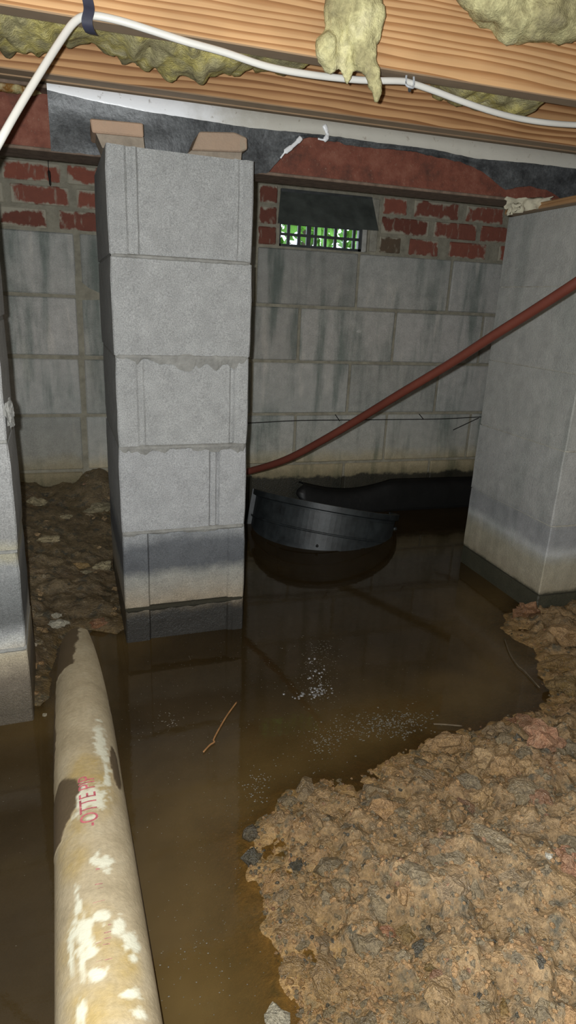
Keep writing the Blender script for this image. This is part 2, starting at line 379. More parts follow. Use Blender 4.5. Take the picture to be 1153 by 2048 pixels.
# ------------------------------------------------------------------ ground shape
BANK = [(.19, -.9), (.2, .3), (.203, .495), (.198, .62), (.208, .71), (.212, .8), (.3, .85), (.4, .875), (.5, .9), (.61, .93), (.76, .95), (.9, .965), (.985, 1.03), (1.02, 1.12), (1.06, 1.2), (1.05, 1.3), (1.09, 1.37),
        (1.2, 1.42), (1.6, 1.5), (3.4, 1.6), (3.4, -.9)]
LEFT = [(-.2, 1.25), (-.135, 1.23), (-.115, 1.36), (-.105, 1.5), (-.03, 1.535), (.035, 1.5), (.06, 1.55), (.12, 1.75), (.28, 1.95), (.4, 2.2), (.5, 4), (-2, 4), (-2, 1.25)]
def height(x, y, detail=True):
    x = np.asarray(x, float); y = np.asarray(y, float)
    wob = (fbm(x * 14, y * 14, 3) - .47) * .055
    s = poly_sd(x, y, BANK) + wob
    hb = np.where(s > 0, .014 * (1 - np.exp(-s / .06)) + .075 * np.clip(s / .6, 0, 1), -.09 * np.abs(1 - np.exp(np.minimum(s, 0) / .13)) ** 1.6)
    s2 = poly_sd(x, y, LEFT) + wob
    hl = np.where(s2 > 0, .018 * (1 - np.exp(-s2 / .04)) + .17 * np.clip(s2 / .75, 0, 1), -.1 * (1 - np.exp(s2 / .12)))
    pile = .1 * np.exp(-((x - .03) ** 2 + (y - 2.38) ** 2) / .012)
    h = np.maximum(hb, hl) + np.where(s2 > 0, pile, 0)
    if detail:
        a = np.clip(s / .06, 0, 1); b = np.clip(s2 / .06, 0, 1)
        rough = a * np.clip(1.15 - .6 * np.clip((s - .12) / .4, 0, 1), .3, 1)
        c1 = 1 - np.abs(2 * fbm(x * 24, y * 24, 11, 3) / .875 - 1)
        h = h + rough * ((fbm(x * 26, y * 26, 5, 5) - .47) * .058 - .011 * np.clip(c1 - .72, 0, 1) * 4 + .007 * np.floor(vn(x * 48, y * 48, 21) * 3) / 3)
        h = h + (fbm(x * 75, y * 75, 8, 3) - .44) * (.004 + .012 * rough + .01 * b) + (fbm(x * 22, y * 22, 9) - .47) * (.012 + .02 * b)
    return h
def hit(u, v):
    d = ray(u, v); t = .5
    for _ in range(700):
        p = CC + d * t; e = p[2] - max(float(height(p[0], p[1])), 0.)
        if e < .0006: break
        t += max(e * .5, .0008)
    return CC + d * t
xs = np.concatenate([np.arange(-2., -.5, .06), np.arange(-.5, 1.55, .0062), np.arange(1.55, 3.4, .05)])
ys = np.concatenate([np.arange(-1.2, .36, .06), np.arange(.36, 1.9, .0062), np.arange(1.9, 2.41, .014)])
def grid(xs, ys, zf):
    X, Y = np.meshgrid(xs, ys); Z = zf(X, Y); nx = len(xs); ny = len(ys)
    V = np.stack([X.ravel(), Y.ravel(), Z.ravel()], 1)
    i = np.arange(nx * ny).reshape(ny, nx); F = np.stack([i[:-1, :-1].ravel(), i[:-1, 1:].ravel(), i[1:, 1:].ravel(), i[1:, :-1].ravel()], 1)
    return V, F
def fastmesh(name, V, F, mat):
    me = bpy.data.meshes.new(name); me.vertices.add(len(V)); me.vertices.foreach_set('co', V.astype(np.float32).ravel())
    k = F.shape[1]; me.loops.add(F.size); me.loops.foreach_set('vertex_index', F.astype(np.int32).ravel())
    me.polygons.add(len(F)); me.polygons.foreach_set('loop_start', np.arange(0, F.size, k, dtype=np.int32))
    me.update(calc_edges=True); me.polygons.foreach_set('use_smooth', np.ones(len(F), bool)); me.materials.append(mat); me.validate(); return me
V, F = grid(xs, ys, height)
floor = bpy.data.objects.new('floor', fastmesh('floor', V, F, m_ground)); COL.objects.link(floor)
tag(floor, 'wet brown clay ground of the crawl space, rising in a bank at the lower right', None, None, 'structure')

# ------------------------------------------------------------------ shell: the far wall, then the unseen sides
YW = 2.39
wall = MB()                                    # mortar core with the vent opening
VX0, VX1, VZ0, VZ1 = .684, 1.03, 1.02, 1.208
for (a, b, c, d) in ((-2, VX0, -.3, 1.5), (VX1, 3.4, -.3, 1.5), (VX0, VX1, -.3, VZ0), (VX0, VX1, VZ1, 1.5)):
    wall.box(a, b, YW + .003, YW + .11, c, d)
wall_back = wall.build('wall_back', m_mortar_wall)
tag(wall_back, 'far foundation wall of grey blocks under three courses of red brick', None, None, 'structure')
Z0 = 1.0175; HB = .2032
def wblock(x0, x1, z0, z1, name='concrete_block', mat=m_wall_block, proud=None, gap=.0055):
    p = random.uniform(.002, .006) if proud is None else proud
    V, F = rbox(x0 + gap, x1 - gap, YW - p, YW + .03, z0 + gap, z1 - gap, .0035, .0009)
    return build(name, V, F, mat, wall_back)
for r in range(6):                             # right stretch: running bond
    zt = Z0 - HB * r; off = (.6, .775, .595, .777, .6, .775)[r]
    x = off - .8
    while x < 2.4:
        if x + .4 > .35: wblock(max(x, .35), x + .4, zt - HB, zt)
        x += .4
for r in range(6):                             # left stretch: joints line up one above another
    zt = Z0 - HB * r; x0 = -.02 - .004 * r
    for a, b in ((x0 - .81, x0 - .405), (x0 - .405, x0), (x0 + .008, .35)): wblock(a, b, zt - HB + .003 * (r == 1), zt)
HBK = .0677
rows = {1: [(-.62, -.43), (-.33, -.262), (-.257, -.1), (-.073, .12), (.12, .32), (.34, .52), (.6, .676), (1.075, 1.172), (1.2, 1.335), (1.375, 1.55), (1.6, 1.78), (1.8, 1.98), (2.0, 2.2)],
        2: [(-.6, -.42), (-.4, -.225), (-.215, -.028), (-.014, .17), (.19, .38), (.4, .57), (.6, .676), (1.077, 1.286), (1.3, 1.497), (1.507, 1.7), (1.72, 1.9), (1.92, 2.1)],
        3: [(-.5, -.3), (-.28, -.245), (-.236, -.05), (-.04, .15), (.17, .35), (.37, .56), (.6, .676), (1.078, 1.186), (1.207, 1.408), (1.432, 1.61), (1.63, 1.8), (1.82, 2.0)],
        4: [(-.6, -.42), (-.4, -.21), (-.2, -.02), (0, .19), (.21, .4), (.42, .6), (.7, .857), (.867, 1.03), (1.09, 1.28), (1.3, 1.5), (1.52, 1.7), (1.72, 1.9)]}
for r, L in rows.items():
    zb = Z0 + HBK * (r - 1)
    for k, (a, b) in enumerate(L):
        wblock(a, b, zb + (.008 if r == 4 else 0), zb + HBK + (.008 if r == 4 else 0), 'brick', m_brick_dark if (r == 1 and abs(a - 1.075) < .01) else m_brick, random.uniform(.001, .0035), .005)
V, F = rbox(1.036, 1.068, YW - .004, YW + .03, 1.022, 1.205, .003, .002)
build('mortar_patch', V, F, m_jamb, wall_back)
for nm, (a, b, c, d, e, f_) in {'wall_left': (-2.1, -2, -1.3, 2.5, -.3, 1.5), 'wall_right': (3.38, 3.48, -1.3, 2.5, -.3, 1.5), 'wall_front': (-2.1, 3.48, -1.3, -1.2, -.3, 1.5)}.items():
    V, F = rbox(a, b, c, d, e, f_); tag(build(nm, V, F, m_wall_block), 'unlit block wall closing the crawl space', None, None, 'structure')
V, F = rbox(-2.1, 3.48, -1.3, 2.52, 1.474, 1.5)
tag(build('ceiling', V, F, m_joist2), 'plywood subfloor above the joists', None, None, 'structure')

for u, v, rx in ((718, 663, .012), (700, 649, .007)):
    V, F = lumpmesh((rx, .002, rx * .5), u, 1, .5); build('white_fleck', V + pix(u, v, 1, YW - .006), F, m_mortar_lump, wall_back)
P = [pix(u, v, 1, YW - .0075) for u, v in ((150, 548), (158, 560), (178, 576), (204, 588), (206, 600), (152, 600))]
V = P + [q + np.array((0, .012, 0)) for q in P]; n = len(P)
build('mortar_smear', V, [tuple(range(n - 1, -1, -1))] + [(i, (i + 1) % n, (i + 1) % n + n, i + n) for i in range(n)], m_mortar_wall, wall_back)
# ------------------------------------------------------------------ piers
def profile(W, steps):
    """front outline of a block end: list of (x, depth) left to right"""
    P = [(0, .003), (.003, 0)]
    for x, d0, d1 in steps: P += [(x * W - .0022, d0), (x * W + .0022, d1)]
    return P + [(W - .003, steps[-1][2] if steps else 0), (W, .003 + (steps[-1][2] if steps else 0))]
EAR = [(.125, 0, .004), (.165, .004, .0015), (.2, .0015, .0065), (.86, .0065, .003), (.895, .003, .0055), (.93, .0055, .001)]
EAR2 = [(.15, 0, .003), (.2, .003, .006), (.225, .006, .004), (.855, .004, .0075), (.885, .0075, .002), (.91, .002, 0)]
GRO = [(.70, 0, .006), (.715, .006, .003), (.755, .003, .0075), (.775, .0075, .001)]
FOOT = [(.2, 0, .008), (.86, .008, .003), (.9, .003, .0)]
def pier_block(parent, W, D, z0, z1, steps, mat, y0=0., x0=0., cham=.003):
    pr = [(x + x0, d + y0) for x, d in profile(W, steps)]
    n = len(pr); V = []
    ring = pr + [(W + x0, D + y0), (x0, D + y0)]; m = len(ring)
    nz = 6
    for k in range(nz):
        z = z0 + (z1 - z0) * k / (nz - 1); ins = cham * .4 if k in (0, nz - 1) else 0
        for i, (x, y) in enumerate(ring):
            yy = y + ins if i < n else y
            xx = x + (ins if x < x0 + .01 else (-ins if x > x0 + W - .01 else 0))
            V.append((xx + random.uniform(-.0007, .0007), yy + random.uniform(-.0005, .0005), z + random.uniform(-.0012, .0012)))
    F = [(k * m + i, k * m + (i + 1) % m, (k + 1) * m + (i + 1) % m, (k + 1) * m + i) for k in range(nz - 1) for i in range(m)]
    F += [tuple(range(m - 1, -1, -1)), tuple((nz - 1) * m + i for i in range(m))]
    return build('concrete_block', V, F, mat, parent, local=True)
def mortar_bed(parent, W, D, z, t, mat, y0=0., x0=0., out=.002, jag=.006):
    """a bed of mortar with a ragged squeezed-out front edge"""
    n = 44; V = []; F = []
    for k in range(n + 1):
        x = x0 + W * k / n; j = lambda a: random.uniform(0, a)
        w_ = fbm(k * .33 + z * 9, z * 31, 6, 3) * 1.6; e = y0 + .004 - out - j(.0015)
        if k in (0, n): e += .004
        lo = z - t - max(w_ - .35, 0) * jag * 1.3; hi = z + t + max(w_ - .9, 0) * jag * .7
        V += [(x, e + .004, lo), (x, e, z - t * .5), (x, e, z + t * .5), (x, e + .004, hi), (x, y0 + D - .004, z + t), (x, y0 + D - .004, z - t)]
    for k in range(n):
        for q in range(6): F.append((k * 6 + q, (k + 1) * 6 + q, (k + 1) * 6 + (q + 1) % 6, k * 6 + (q + 1) % 6))
    F += [tuple(range(5, -1, -1)), tuple(n * 6 + q for q in range(6))]
    return build('mortar_bed', V, F, mat, parent, local=True)
JT = [1.106, .903, .700, .497, .291, .09, -.1]
pc = thing('masonry_pier', (.052, 1.447, 0), 'tall pale grey block pier at the centre, two tan bricks standing on top', 'pier', 'block piers under the beam', (0, 0, math.radians(2.2)))
sh = [(0, 0), (.001, .0), (.003, 0), (.002, .001), (.003, .002), (.003, .002)]
for k, st in enumerate((EAR, [], EAR2, GRO, FOOT, FOOT)):
    pier_block(pc, .305 - (.004 if k > 1 else 0), .4, JT[k + 1] + (.0025 if k < 5 else 0), JT[k] - (0 if k == 0 else .0025), st, m_pier_c, sh[k][1], sh[k][0])
for k in range(1, 6): mortar_bed(pc, .297, .39, JT[k], .0045, m_mortar_pier, .0, .004, out=.004, jag=(.002, .002, .026, .02, .006, .005)[k])
JR = [1.09, .897, .683, .481, .269, .06, -.12]
pr_ = thing('masonry_pier', (1.2, 1.36, 0), 'wide grey block pier at the right edge, cream tide mark at its foot', 'pier', 'block piers under the beam')
for k in range(6):
    pier_block(pr_, .406, .4, JR[k + 1] + .002, JR[k] - (0 if k == 0 else .002), [], m_pier_r, random.uniform(-.0008, .0008), random.uniform(-.0008, .0008), cham=.001)
for k in range(1, 6): mortar_bed(pr_, .402, .398, JR[k], .003, m_mortar_right, 0, .002, out=.0042, jag=.002)
JL = [1.183, .98, .776, .573, .367, .164, -.1]
pl = thing('masonry_pier', (-.143, 1.181, 0), 'grey block pier cut off by the left edge, beside the fallen drain pipe', 'pier', 'block piers under the beam', (0, 0, math.radians(2.5)))
for k in range(6):
    pier_block(pl, .305, .2, JL[k + 1] + .004, JL[k] - .004, [], m_pier_l, random.uniform(-.001, .001), -.305 + random.uniform(-.001, .003))
for k in range(1, 6): mortar_bed(pl, .303, .198, JL[k], .0045, m_mortar_pier, 0, -.304, jag=.004)
V, F = lumpmesh((.007, .012, .022), 4, 3, .7); p = pix(24, 825, 1, 1.187)
build('mortar_lump', V + p + np.array((-.004, .0, 0)), F, m_mortar_pier, pl)

# ------------------------------------------------------------------ steel beam and the polythene draped on it
BY0, BY1, BYW = 1.612, 1.712, 1.662; BZ0, BZ1 = 1.109, 1.234
beam = thing('steel_beam', (.8, BYW, BZ0), 'long red primed steel beam lying across the piers below the joists', 'beam')
V, F = rbox(-1.0, 2.9, BYW - .003, BYW + .003, BZ0 + .004, BZ1 - .004); build('web', V, F, m_steel, beam)
V, F = rbox(-1.0, 2.9, BY0, BY1, BZ0, BZ0 + .007, .0015); build('bottom_flange', V, F, m_flange, beam)
V, F = rbox(-1.0, 2.9, BY0, BY1, BZ1 - .007, BZ1, .0015); build('top_flange', V, F, m_flange, beam)
YS = BY0 - .006
def curve(pts): 
    P = np.array([pix(u, v, 1, YS)[[0, 2]] for u, v in pts]); return lambda x: np.interp(x, P[:, 0], P[:, 1])
low = curve([(88, 303), (180, 308), (300, 322), (505, 347), (536, 346), (548, 330), (566, 312), (590, 290), (604, 277), (622, 273), (637, 276), (652, 283), (664, 281), (700, 289), (760, 296), (830, 304), (872, 314), (915, 322), (950, 334), (975, 348), (1003, 373), (1013, 379), (1035, 374), (1062, 372), (1095, 380), (1118, 391), (1128, 400), (1153, 402)])
bnd = curve([(88, 180), (200, 205), (300, 225), (400, 241), (480, 253), (560, 262), (640, 270), (700, 277), (760, 286), (870, 300), (950, 317), (1050, 326), (1153, 337)])
sx = np.concatenate([np.arange(-.053, 1.25, .006), np.arange(1.25, 2.4, .05)]); V = []; F = []; fm = []
for i, x in enumerate(sx):
    w = .0025 * math.sin(x * 21) + .003 * (fbm(x * 9, .5, 2) - .47); jg = (fbm(x * 60, 2.2, 4) - .47) * .006
    zb = float(bnd(x)) + jg * .4; zl = min(float(low(x)) + jg, zb - .004); zl = max(zl, BZ0 - .002)
    zt = BZ1 + .002
    V += [(x, BY0 + .03, zt), (x, BY0 - .001, zt), (x, YS - .0035 + w * .3, zt - .003), (x, YS - .003 + w * .6, zb)]
    for k in range(1, 6):
        q = k / 5; V.append((x, YS + w * (1 - .5 * q) + .0045 * math.sin(q * 5 + x * 14) * .5 + .002, zb + (zl - zb) * q))
nr = 9
for i in range(len(sx) - 1):
    for k in range(nr - 1):
        F.append((i * nr + k, i * nr + k + 1, (i + 1) * nr + k + 1, (i + 1) * nr + k)); fm.append(1 if k < 3 else 0)
sheet = build('plastic_sheet', V, F, M_SHEET, None, True, base=(.6, YS, BZ1), fm=fm)
tag(sheet, 'torn black plastic sheet with a white folded top, draped over the steel beam', 'plastic sheet')
for pts in ([(562, 316), (572, 303), (585, 293), (597, 282), (604, 274)], [(637, 277), (650, 279), (656, 270), (653, 258), (649, 249)]):
    V, F = tube([pix(u, v, 1, YS - .008) for u, v in pts], [.002, .006, .0045, .006, .002], 8, None, 5)
    V = np.array(V); V[:, 1] = YS - .006 + (V[:, 1] - (YS - .008)) * .5
    build('curled_edge', V, F, m_white, sheet, True)['label'] = 'white curled torn edge'
# ------------------------------------------------------------------ joists
def joist(name, y0, y1, z0, z1, mat, label):
    n = 60; V = []; F = []
    for i in range(n + 1):
        x = -1.4 + 4.4 * i / n; w = .002 * math.sin(x * 2.3 + y0 * 5)
        V += [(x, y0 + w, z0 + .002), (x, y0 + .002 + w, z0), (x, y1 - .002 + w, z0), (x, y1 + w, z0 + .002), (x, y1 + w, z1), (x, y0 + w, z1)]
    for i in range(n):
        for k in range(6): F.append((i * 6 + k, i * 6 + (k + 1) % 6, (i + 1) * 6 + (k + 1) % 6, (i + 1) * 6 + k))
    F += [tuple(range(5, -1, -1)), tuple(n * 6 + k for k in range(6))]
    return tag(build(name, V, F, mat, base=(.8, (y0 + y1) / 2, z0)), label, 'joist', 'joists overhead')
ZJ = 1.2385
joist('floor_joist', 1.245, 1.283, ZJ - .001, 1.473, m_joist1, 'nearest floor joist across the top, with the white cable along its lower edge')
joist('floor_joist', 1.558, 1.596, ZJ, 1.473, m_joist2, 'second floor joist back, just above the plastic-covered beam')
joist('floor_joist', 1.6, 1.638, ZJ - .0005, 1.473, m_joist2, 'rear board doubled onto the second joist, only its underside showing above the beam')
# ------------------------------------------------------------------ mineral wool
def blob(name, balls, mat, label, voxel=.007, amp=.012, size=.05, seed=0):
    """balls: (x, y, z, rx, ry, rz) welded into one lumpy tuft"""
    c = np.mean([b[:3] for b in balls], 0); mb = MB()
    for k, b in enumerate(balls):
        V, F = lumpmesh(b[3:6], k + seed, 3, .22); mb.add(V + np.array(b[:3]), F)
    o = mb.build(name, mat, None, smooth=True, base=c)
    md = o.modifiers.new('weld', 'REMESH'); md.mode = 'VOXEL'; md.voxel_size = voxel; md.use_smooth_shade = True
    for sz, st in ((size, amp), (size * .28, amp * .3)):
        tx = bpy.data.textures.new('tuft', 'CLOUDS'); tx.noise_scale = sz; tx.noise_depth = 2
        dp = o.modifiers.new('tuft', 'DISPLACE'); dp.texture = tx; dp.strength = st; dp.mid_level = .5; dp.texture_coords = 'LOCAL'
    return tag(o, label, 'insulation', 'mineral wool scraps')
def B(u, v, y, ru, rv, ry):
    p = pix(u, v, 1, y); k = y / FPX * 1.08
    return (*p, ru * k, ry, rv * k)
blob('insulation_tuft', [B(705, -175, 1.205, 55, 60, .022), B(708, -105, 1.2, 52, 60, .024), B(712, -30, 1.2, 50, 60, .026), B(728, 30, 1.195, 33, 48, .022), B(753, 40, 1.195, 14, 36, .018), B(722, 85, 1.195, 20, 38, .02), B(738, 118, 1.19, 12, 28, .014), B(748, 150, 1.19, 10, 24, .012), B(755, 182, 1.19, 8.5, 17, .009),
    B(666, 15, 1.205, 12, 62, .016), B(672, 70, 1.205, 11, 30, .014), B(653, 98, 1.2, 19, 25, .018), B(662, 124, 1.205, 13, 17, .014), B(690, 95, 1.205, 8, 40, .01), B(697, 146, 1.212, 7.5, 17, .009)], m_ins_p, 'ragged yellow insulation tuft hanging down over the cable at top centre', .0045, .007, .03)
blob('insulation_tuft', [B(985, -150, 1.19, 60, 70, .035), B(1080, -140, 1.19, 70, 80, .035), B(1170, -130, 1.19, 70, 80, .035), B(985, -90, 1.18, 60, 50, .04), B(1080, -60, 1.18, 70, 60, .04), B(1160, -60, 1.18, 70, 60, .04), B(955, -45, 1.18, 50, 50, .04), B(985, 5, 1.18, 45, 34, .04), B(1030, 35, 1.18, 45, 34, .04), B(1085, 20, 1.18, 75, 48, .045), B(1150, 10, 1.18, 70, 60, .045), B(1100, 55, 1.2, 50, 25, .03), B(1210, 10, 1.19, 60, 60, .04), B(1050, 60, 1.2, 30, 18, .025)],
    m_ins_p, 'big yellow-grey insulation clump at the top right corner', .007, .018, .06, 9)
YB = 1.42
def batt(pts, y, label, seed):
    L = []
    for u, v in pts:
        p = pix(u, v, 1, y); L.append((p[0], y, 1.31, .034, .12, 1.31 - p[2]))
    return blob('insulation_batt', L, m_ins_y, label, .007, .007, .035, seed)
batt([(-60, 95), (-25, 97), (5, 98), (35, 99), (65, 95), (95, 86), (130, 79), (160, 75), (190, 82), (220, 97), (250, 111), (280, 125), (310, 136), (340, 145), (370, 151), (400, 154), (425, 150), (450, 144), (475, 137), (500, 131), (530, 127), (560, 130), (590, 134)], 1.4,
     'long yellow insulation batt sagging below the joist gap left of centre, behind the white cable', 31)
batt([(920, 193), (955, 202), (990, 214), (1030, 226), (1050, 226)], 1.4, 'short yellow insulation tuft under the joist gap at the right', 52)
p = pix(10, 172, 1, 1.625)
blob('insulation_scrap', [(*(p + np.array((0, 0, -.002))), .05, .012, .01), (*(p + np.array((-.07, 0, .002))), .05, .012, .012), (*(p + np.array((.038, 0, -.004))), .03, .01, .007)], m_ins_o, 'rust brown wool scrap tucked under the joist left of the plastic sheet', .004, .006, .02, 60)
# ------------------------------------------------------------------ cable, staple, strap
cp = [pix(-190, 700, 1, .95), pix(-120, 520, 1, 1.04), pix(-60, 390, 1, 1.1), pix(0, 282, 1, 1.12), pix(40, 212, 1, 1.15), pix(90, 130, 1, 1.19), pix(128, 71, 1, 1.218), pix(148, 45, 1, 1.228), pix(168, 33, 1, 1.233), pix(195, 32, 1, 1.236), pix(245, 43, 1, 1.236), pix(300, 60, 1, 1.236), pix(375, 84, 1, 1.237), pix(450, 105, 1, 1.238),
      pix(535, 133, 1, 1.24), pix(620, 149, 1, 1.245), pix(720, 160, 1, 1.255), pix(800, 162, 1, 1.262), pix(822, 166, 1, 1.265), pix(870, 182, 1, 1.27), pix(920, 201, 1, 1.275), pix(985, 223, 1, 1.285), pix(1040, 237, 1, 1.3), pix(1100, 246, 1, 1.31), pix(1160, 250, 1, 1.32), pix(1260, 252, 1, 1.33)]
V, F = tube(cp, .0048, 10, .0058, 6)
tag(build('electrical_cable', V, F, m_cable, None, True, base=cp[9]), 'white electrical cable strung along the nearest joist and drooping to the left edge', 'cable')
p = pix(819, 166, 1, 1.262)
st = thing('cable_staple', tuple(p), 'small grey staple pinning the white cable to the joist', 'staple')
V, F = tube([p + np.array(d) for d in ((-.007, 0, .016), (-.008, -.004, -.004), (0, -.007, -.0085), (.008, -.004, -.006), (.008, 0, .014))], .0022, 6, None, 4)
build('crown', V, F, simple('galvanised_staple', (.42, .44, .46), .4, .5, 30, .2), st, True)
V, F = lumpmesh((.0035, .0035, .005), 3, 1, .2); build('nail_head', V + p + np.array((.0, -.004, -.012)), F, m_grille, st)
sp = [pix(166, -190, 1, 1.232), pix(166, -120, 1, 1.228), pix(168, -60, 1, 1.226), pix(171, -20, 1, 1.226), pix(177, 8, 1, 1.225), pix(178, 22, 1, 1.222), pix(174, 40, 1, 1.222), pix(176, 54, 1, 1.226), pix(182, 66, 1, 1.236), pix(189, 70, 1, 1.25)]
P = spline(sp, 5); V = []; F = []
for i, q in enumerate(P):
    w = .0082 if i < len(P) - 4 else .006
    for sx_, sy in ((-1, -1), (1, -1), (1, 1), (-1, 1)): V.append(q + np.array((sx_ * w, sy * .001, 0)))
for i in range(len(P) - 1):
    for k in range(4): F.append((i * 4 + k, i * 4 + (k + 1) % 4, i * 4 + 4 + (k + 1) % 4, i * 4 + 4 + k))
F += [(3, 2, 1, 0), tuple(len(V) - 4 + k for k in range(4))]
tag(build('hanger_strap', V, F, m_strap, base=sp[3]), 'dark blue strap hooked over the white cable at top left', 'strap')
# ------------------------------------------------------------------ on the pier tops
def loose_brick(pts, y0, depth, label, jag=0):
    """a cut brick: front outline given as measured corners on the plane y = y0"""
    P = [pix(u, v, 1, y0) for u, v in pts]; n = len(P)
    bm = bmesh.new(); a = [bm.verts.new(q) for q in P]; b = [bm.verts.new(q + np.array((0, depth, 0))) for q in P]
    bm.faces.new(a[::-1]); bm.faces.new(b)
    for i in range(n): bm.faces.new((a[i], a[(i + 1) % n], b[(i + 1) % n], b[i]))
    bmesh.ops.recalc_face_normals(bm, faces=bm.faces); bmesh.ops.bevel(bm, geom=list(bm.edges), offset=.0025, segments=1, affect='EDGES')
    bmesh.ops.triangulate(bm, faces=[f for f in bm.faces if len(f.verts) > 4]); bm.verts.index_update()
    V = [tuple(v.co + Vector([random.uniform(-.0006, .0006) for _ in range(3)])) for v in bm.verts]; F = [[v.index for v in f.verts] for f in bm.faces]; bm.free()
    return tag(build('brick', V, F, m_brick_tan, base=np.mean(P, 0)), label, 'brick', 'bricks on the centre pier')
b1 = loose_brick([(180, 236), (286, 246), (288, 274), (184, 264)], 1.49, .1, 'tan brick lying at the left end of the centre pier top')
b2 = loose_brick([(400, 262), (470, 264), (495, 275), (496, 298), (482, 304), (384, 300)], 1.49, .1, 'chipped tan brick with a slanting end at the right of the centre pier top')
for b, pts in ((b1, [(190, 262), (287, 274), (291, 325), (206, 325)]), (b2, [(388, 298), (484, 302), (482, 335), (366, 335)])):
    P = [pix(u, v, 1, 1.498) for u, v in pts]
    for q in P: q[2] = max(q[2], 1.1062)
    V = [q for q in P] + [q + np.array((0, .09, 0)) for q in P]
    build('mortar_bed', V, [(3, 2, 1, 0), (4, 5, 6, 7), (0, 1, 5, 4), (1, 2, 6, 5), (2, 3, 7, 6), (3, 0, 4, 7)], m_mortar_tan, b)['label'] = 'greyish mortar under the brick'
for k, (u, v, y, r, nm) in enumerate([(340, 258, 1.56, (.011, .008, .008), 'upper pale mortar crumb wedged between the two bricks'), (337, 278, 1.52, (.01, .007, .006), 'lower cream mortar crumb lying between the two bricks')]):
    V, F = lumpmesh(r, 7 + k, 2, .4); p = pix(u, v, 1, y)
    tag(build('mortar_lump', V, F, m_mortar_lump, None, True, base=p), nm, 'mortar lump')
V, F = lumpmesh((.022, .012, .007), 12, 2, .3); p = pix(355, 302, 1, 1.5); p[2] = 1.111
tag(build('mortar_lump', V, F, m_brick_tan, None, True, base=p), 'flat tan mortar flake on the pier top against the right brick', 'mortar lump')
V, F = lumpmesh((.017, .014, .009), 13, 2, .45); p = pix(492, 313, 1, 1.475); p[2] = max(p[2], 1.108)
tag(build('mortar_lump', V, F, m_mortar_pier, None, True, base=p), 'pale grey mortar lump at the top right corner of the centre pier', 'mortar lump')
V, F = rbox(1.17, 1.62, 1.42, 1.74, 1.092, 1.1075, .002, .001)
tag(build('wood_shim', V, F, m_shim, base=(1.3, 1.58, 1.092)), 'thin raw wood shim between the right pier and the beam', 'shim')
def crumple(pts, w, y, seed):
    P = spline([pix(u, v, 1, y) for u, v in pts], 5); V = []; F = []; m = 6
    for i, q in enumerate(P):
        for k in range(m):
            a = k / (m - 1) - .5
            V.append(q + np.array((.006 * mnoise.noise((i * .5, k * .8, seed)), -.02 * mnoise.noise((i * .35, k * .9, seed + 4)) - .008, a * w[min(i * len(w) // len(P), len(w) - 1)])))
    for i in range(len(P) - 1):
        for k in range(m - 1): F.append((i * m + k, i * m + k + 1, (i + 1) * m + k + 1, (i + 1) * m + k))
    return V, F
mb = MB(); mb.add(*crumple([(1008, 406), (1030, 412), (1050, 410), (1075, 407), (1100, 402)], [.03, .036, .03, .028, .02], 1.59, 2)); mb.add(*crumple([(1013, 425), (1018, 420), (1026, 416), (1036, 413)], [.02, .028, .02, .016], 1.58, 9))
o = mb.build('paper_scrap', m_paper, None, smooth=True, base=pix(1040, 412, 1, 1.59)); o.modifiers.new('thickness', 'SOLIDIFY').thickness = .0015
tag(o, 'crumpled cream paper scrap squeezed on top of the right pier', 'paper scrap')
# ------------------------------------------------------------------ vent in the far wall
vent = thing('foundation_vent', (.85, YW, VZ0), 'small grilled foundation vent in the brick courses with daylight and leaves behind', 'vent')
YG = YW + .018
mb = MB(); mb.box(VX0, 1.012, YG, YG + .014, VZ0, VZ0 + .01); mb.box(VX0, 1.012, YG, YG + .014, VZ1 - .01, VZ1); mb.box(VX0, VX0 + .01, YG, YG + .014, VZ0, VZ1); mb.box(VX0, VX0 + .016, YG, YG + .05, VZ0 + .085, VZ1); mb.box(1.0, 1.012, YG, YG + .014, VZ0, VZ1)
fr = mb.build('frame', m_grille, vent)
vx = [.724, .7645, .8045, .829, .868, .9075, .946, .982]
for k, x in enumerate(vx):
    V, F = rbox(x - .0055 - (.006 if k == 2 else 0), x + .0055, YG + .001, YG + .013, VZ0 + .002, VZ1 - .002, .0015); build('grille_bar', V, F, m_grille, fr)
for k in range(4):
    z = VZ0 + .043 + .037 * k
    V, F = rbox(VX0 + .002, 1.01, YG + .002, YG + .012, z - .0045, z + .0045, .0012); build('grille_bar', V, F, m_grille, fr)
V, F = rbox(1.012, VX1, YG - .006, YG + .05, VZ0, VZ1, .002, .002); o = build('mortar_fillet', V, F, m_mortar_lump, vent); o['label'] = 'pale mortar packed beside the grille'
c4 = [pix(562, 381, 1, YW - .004), pix(745, 397, 1, YW - .004), pix(757, 461, 1, YW - .1), pix(556, 446, 1, YW - .1)]
nrm = np.cross(c4[1] - c4[0], c4[3] - c4[0]); nrm /= np.linalg.norm(nrm)
V = [q + nrm * s for s in (-.0012, .0012) for q in c4]; F = [(0, 1, 2, 3), (7, 6, 5, 4), (0, 4, 5, 1), (1, 5, 6, 2), (2, 6, 7, 3), (3, 7, 4, 0)]
lid = build('damper_flap', V, F, m_lid, vent); lid['label'] = 'grey-green metal flap hanging open over the grille'
V, F = rbox(VX0 - .002, 1.032, YW - .008, YW + .02, 1.196, 1.208, .001); build('hinge_rail', V, F, m_grille, vent)
V, F = tube([pix(u, v, 1, YW - .008) for u, v in ((96, 312), (97, 335), (99, 352), (101, 372))], [.0012, .0012, .0045, .0035, .001], 6, None, 4)
tag(build('dirt_strand', V, F, m_wire, None, True, base=pix(97, 335, 1, YW)), 'thin dark strand of dirt hanging on the bricks left of the centre pier', 'dirt strand')
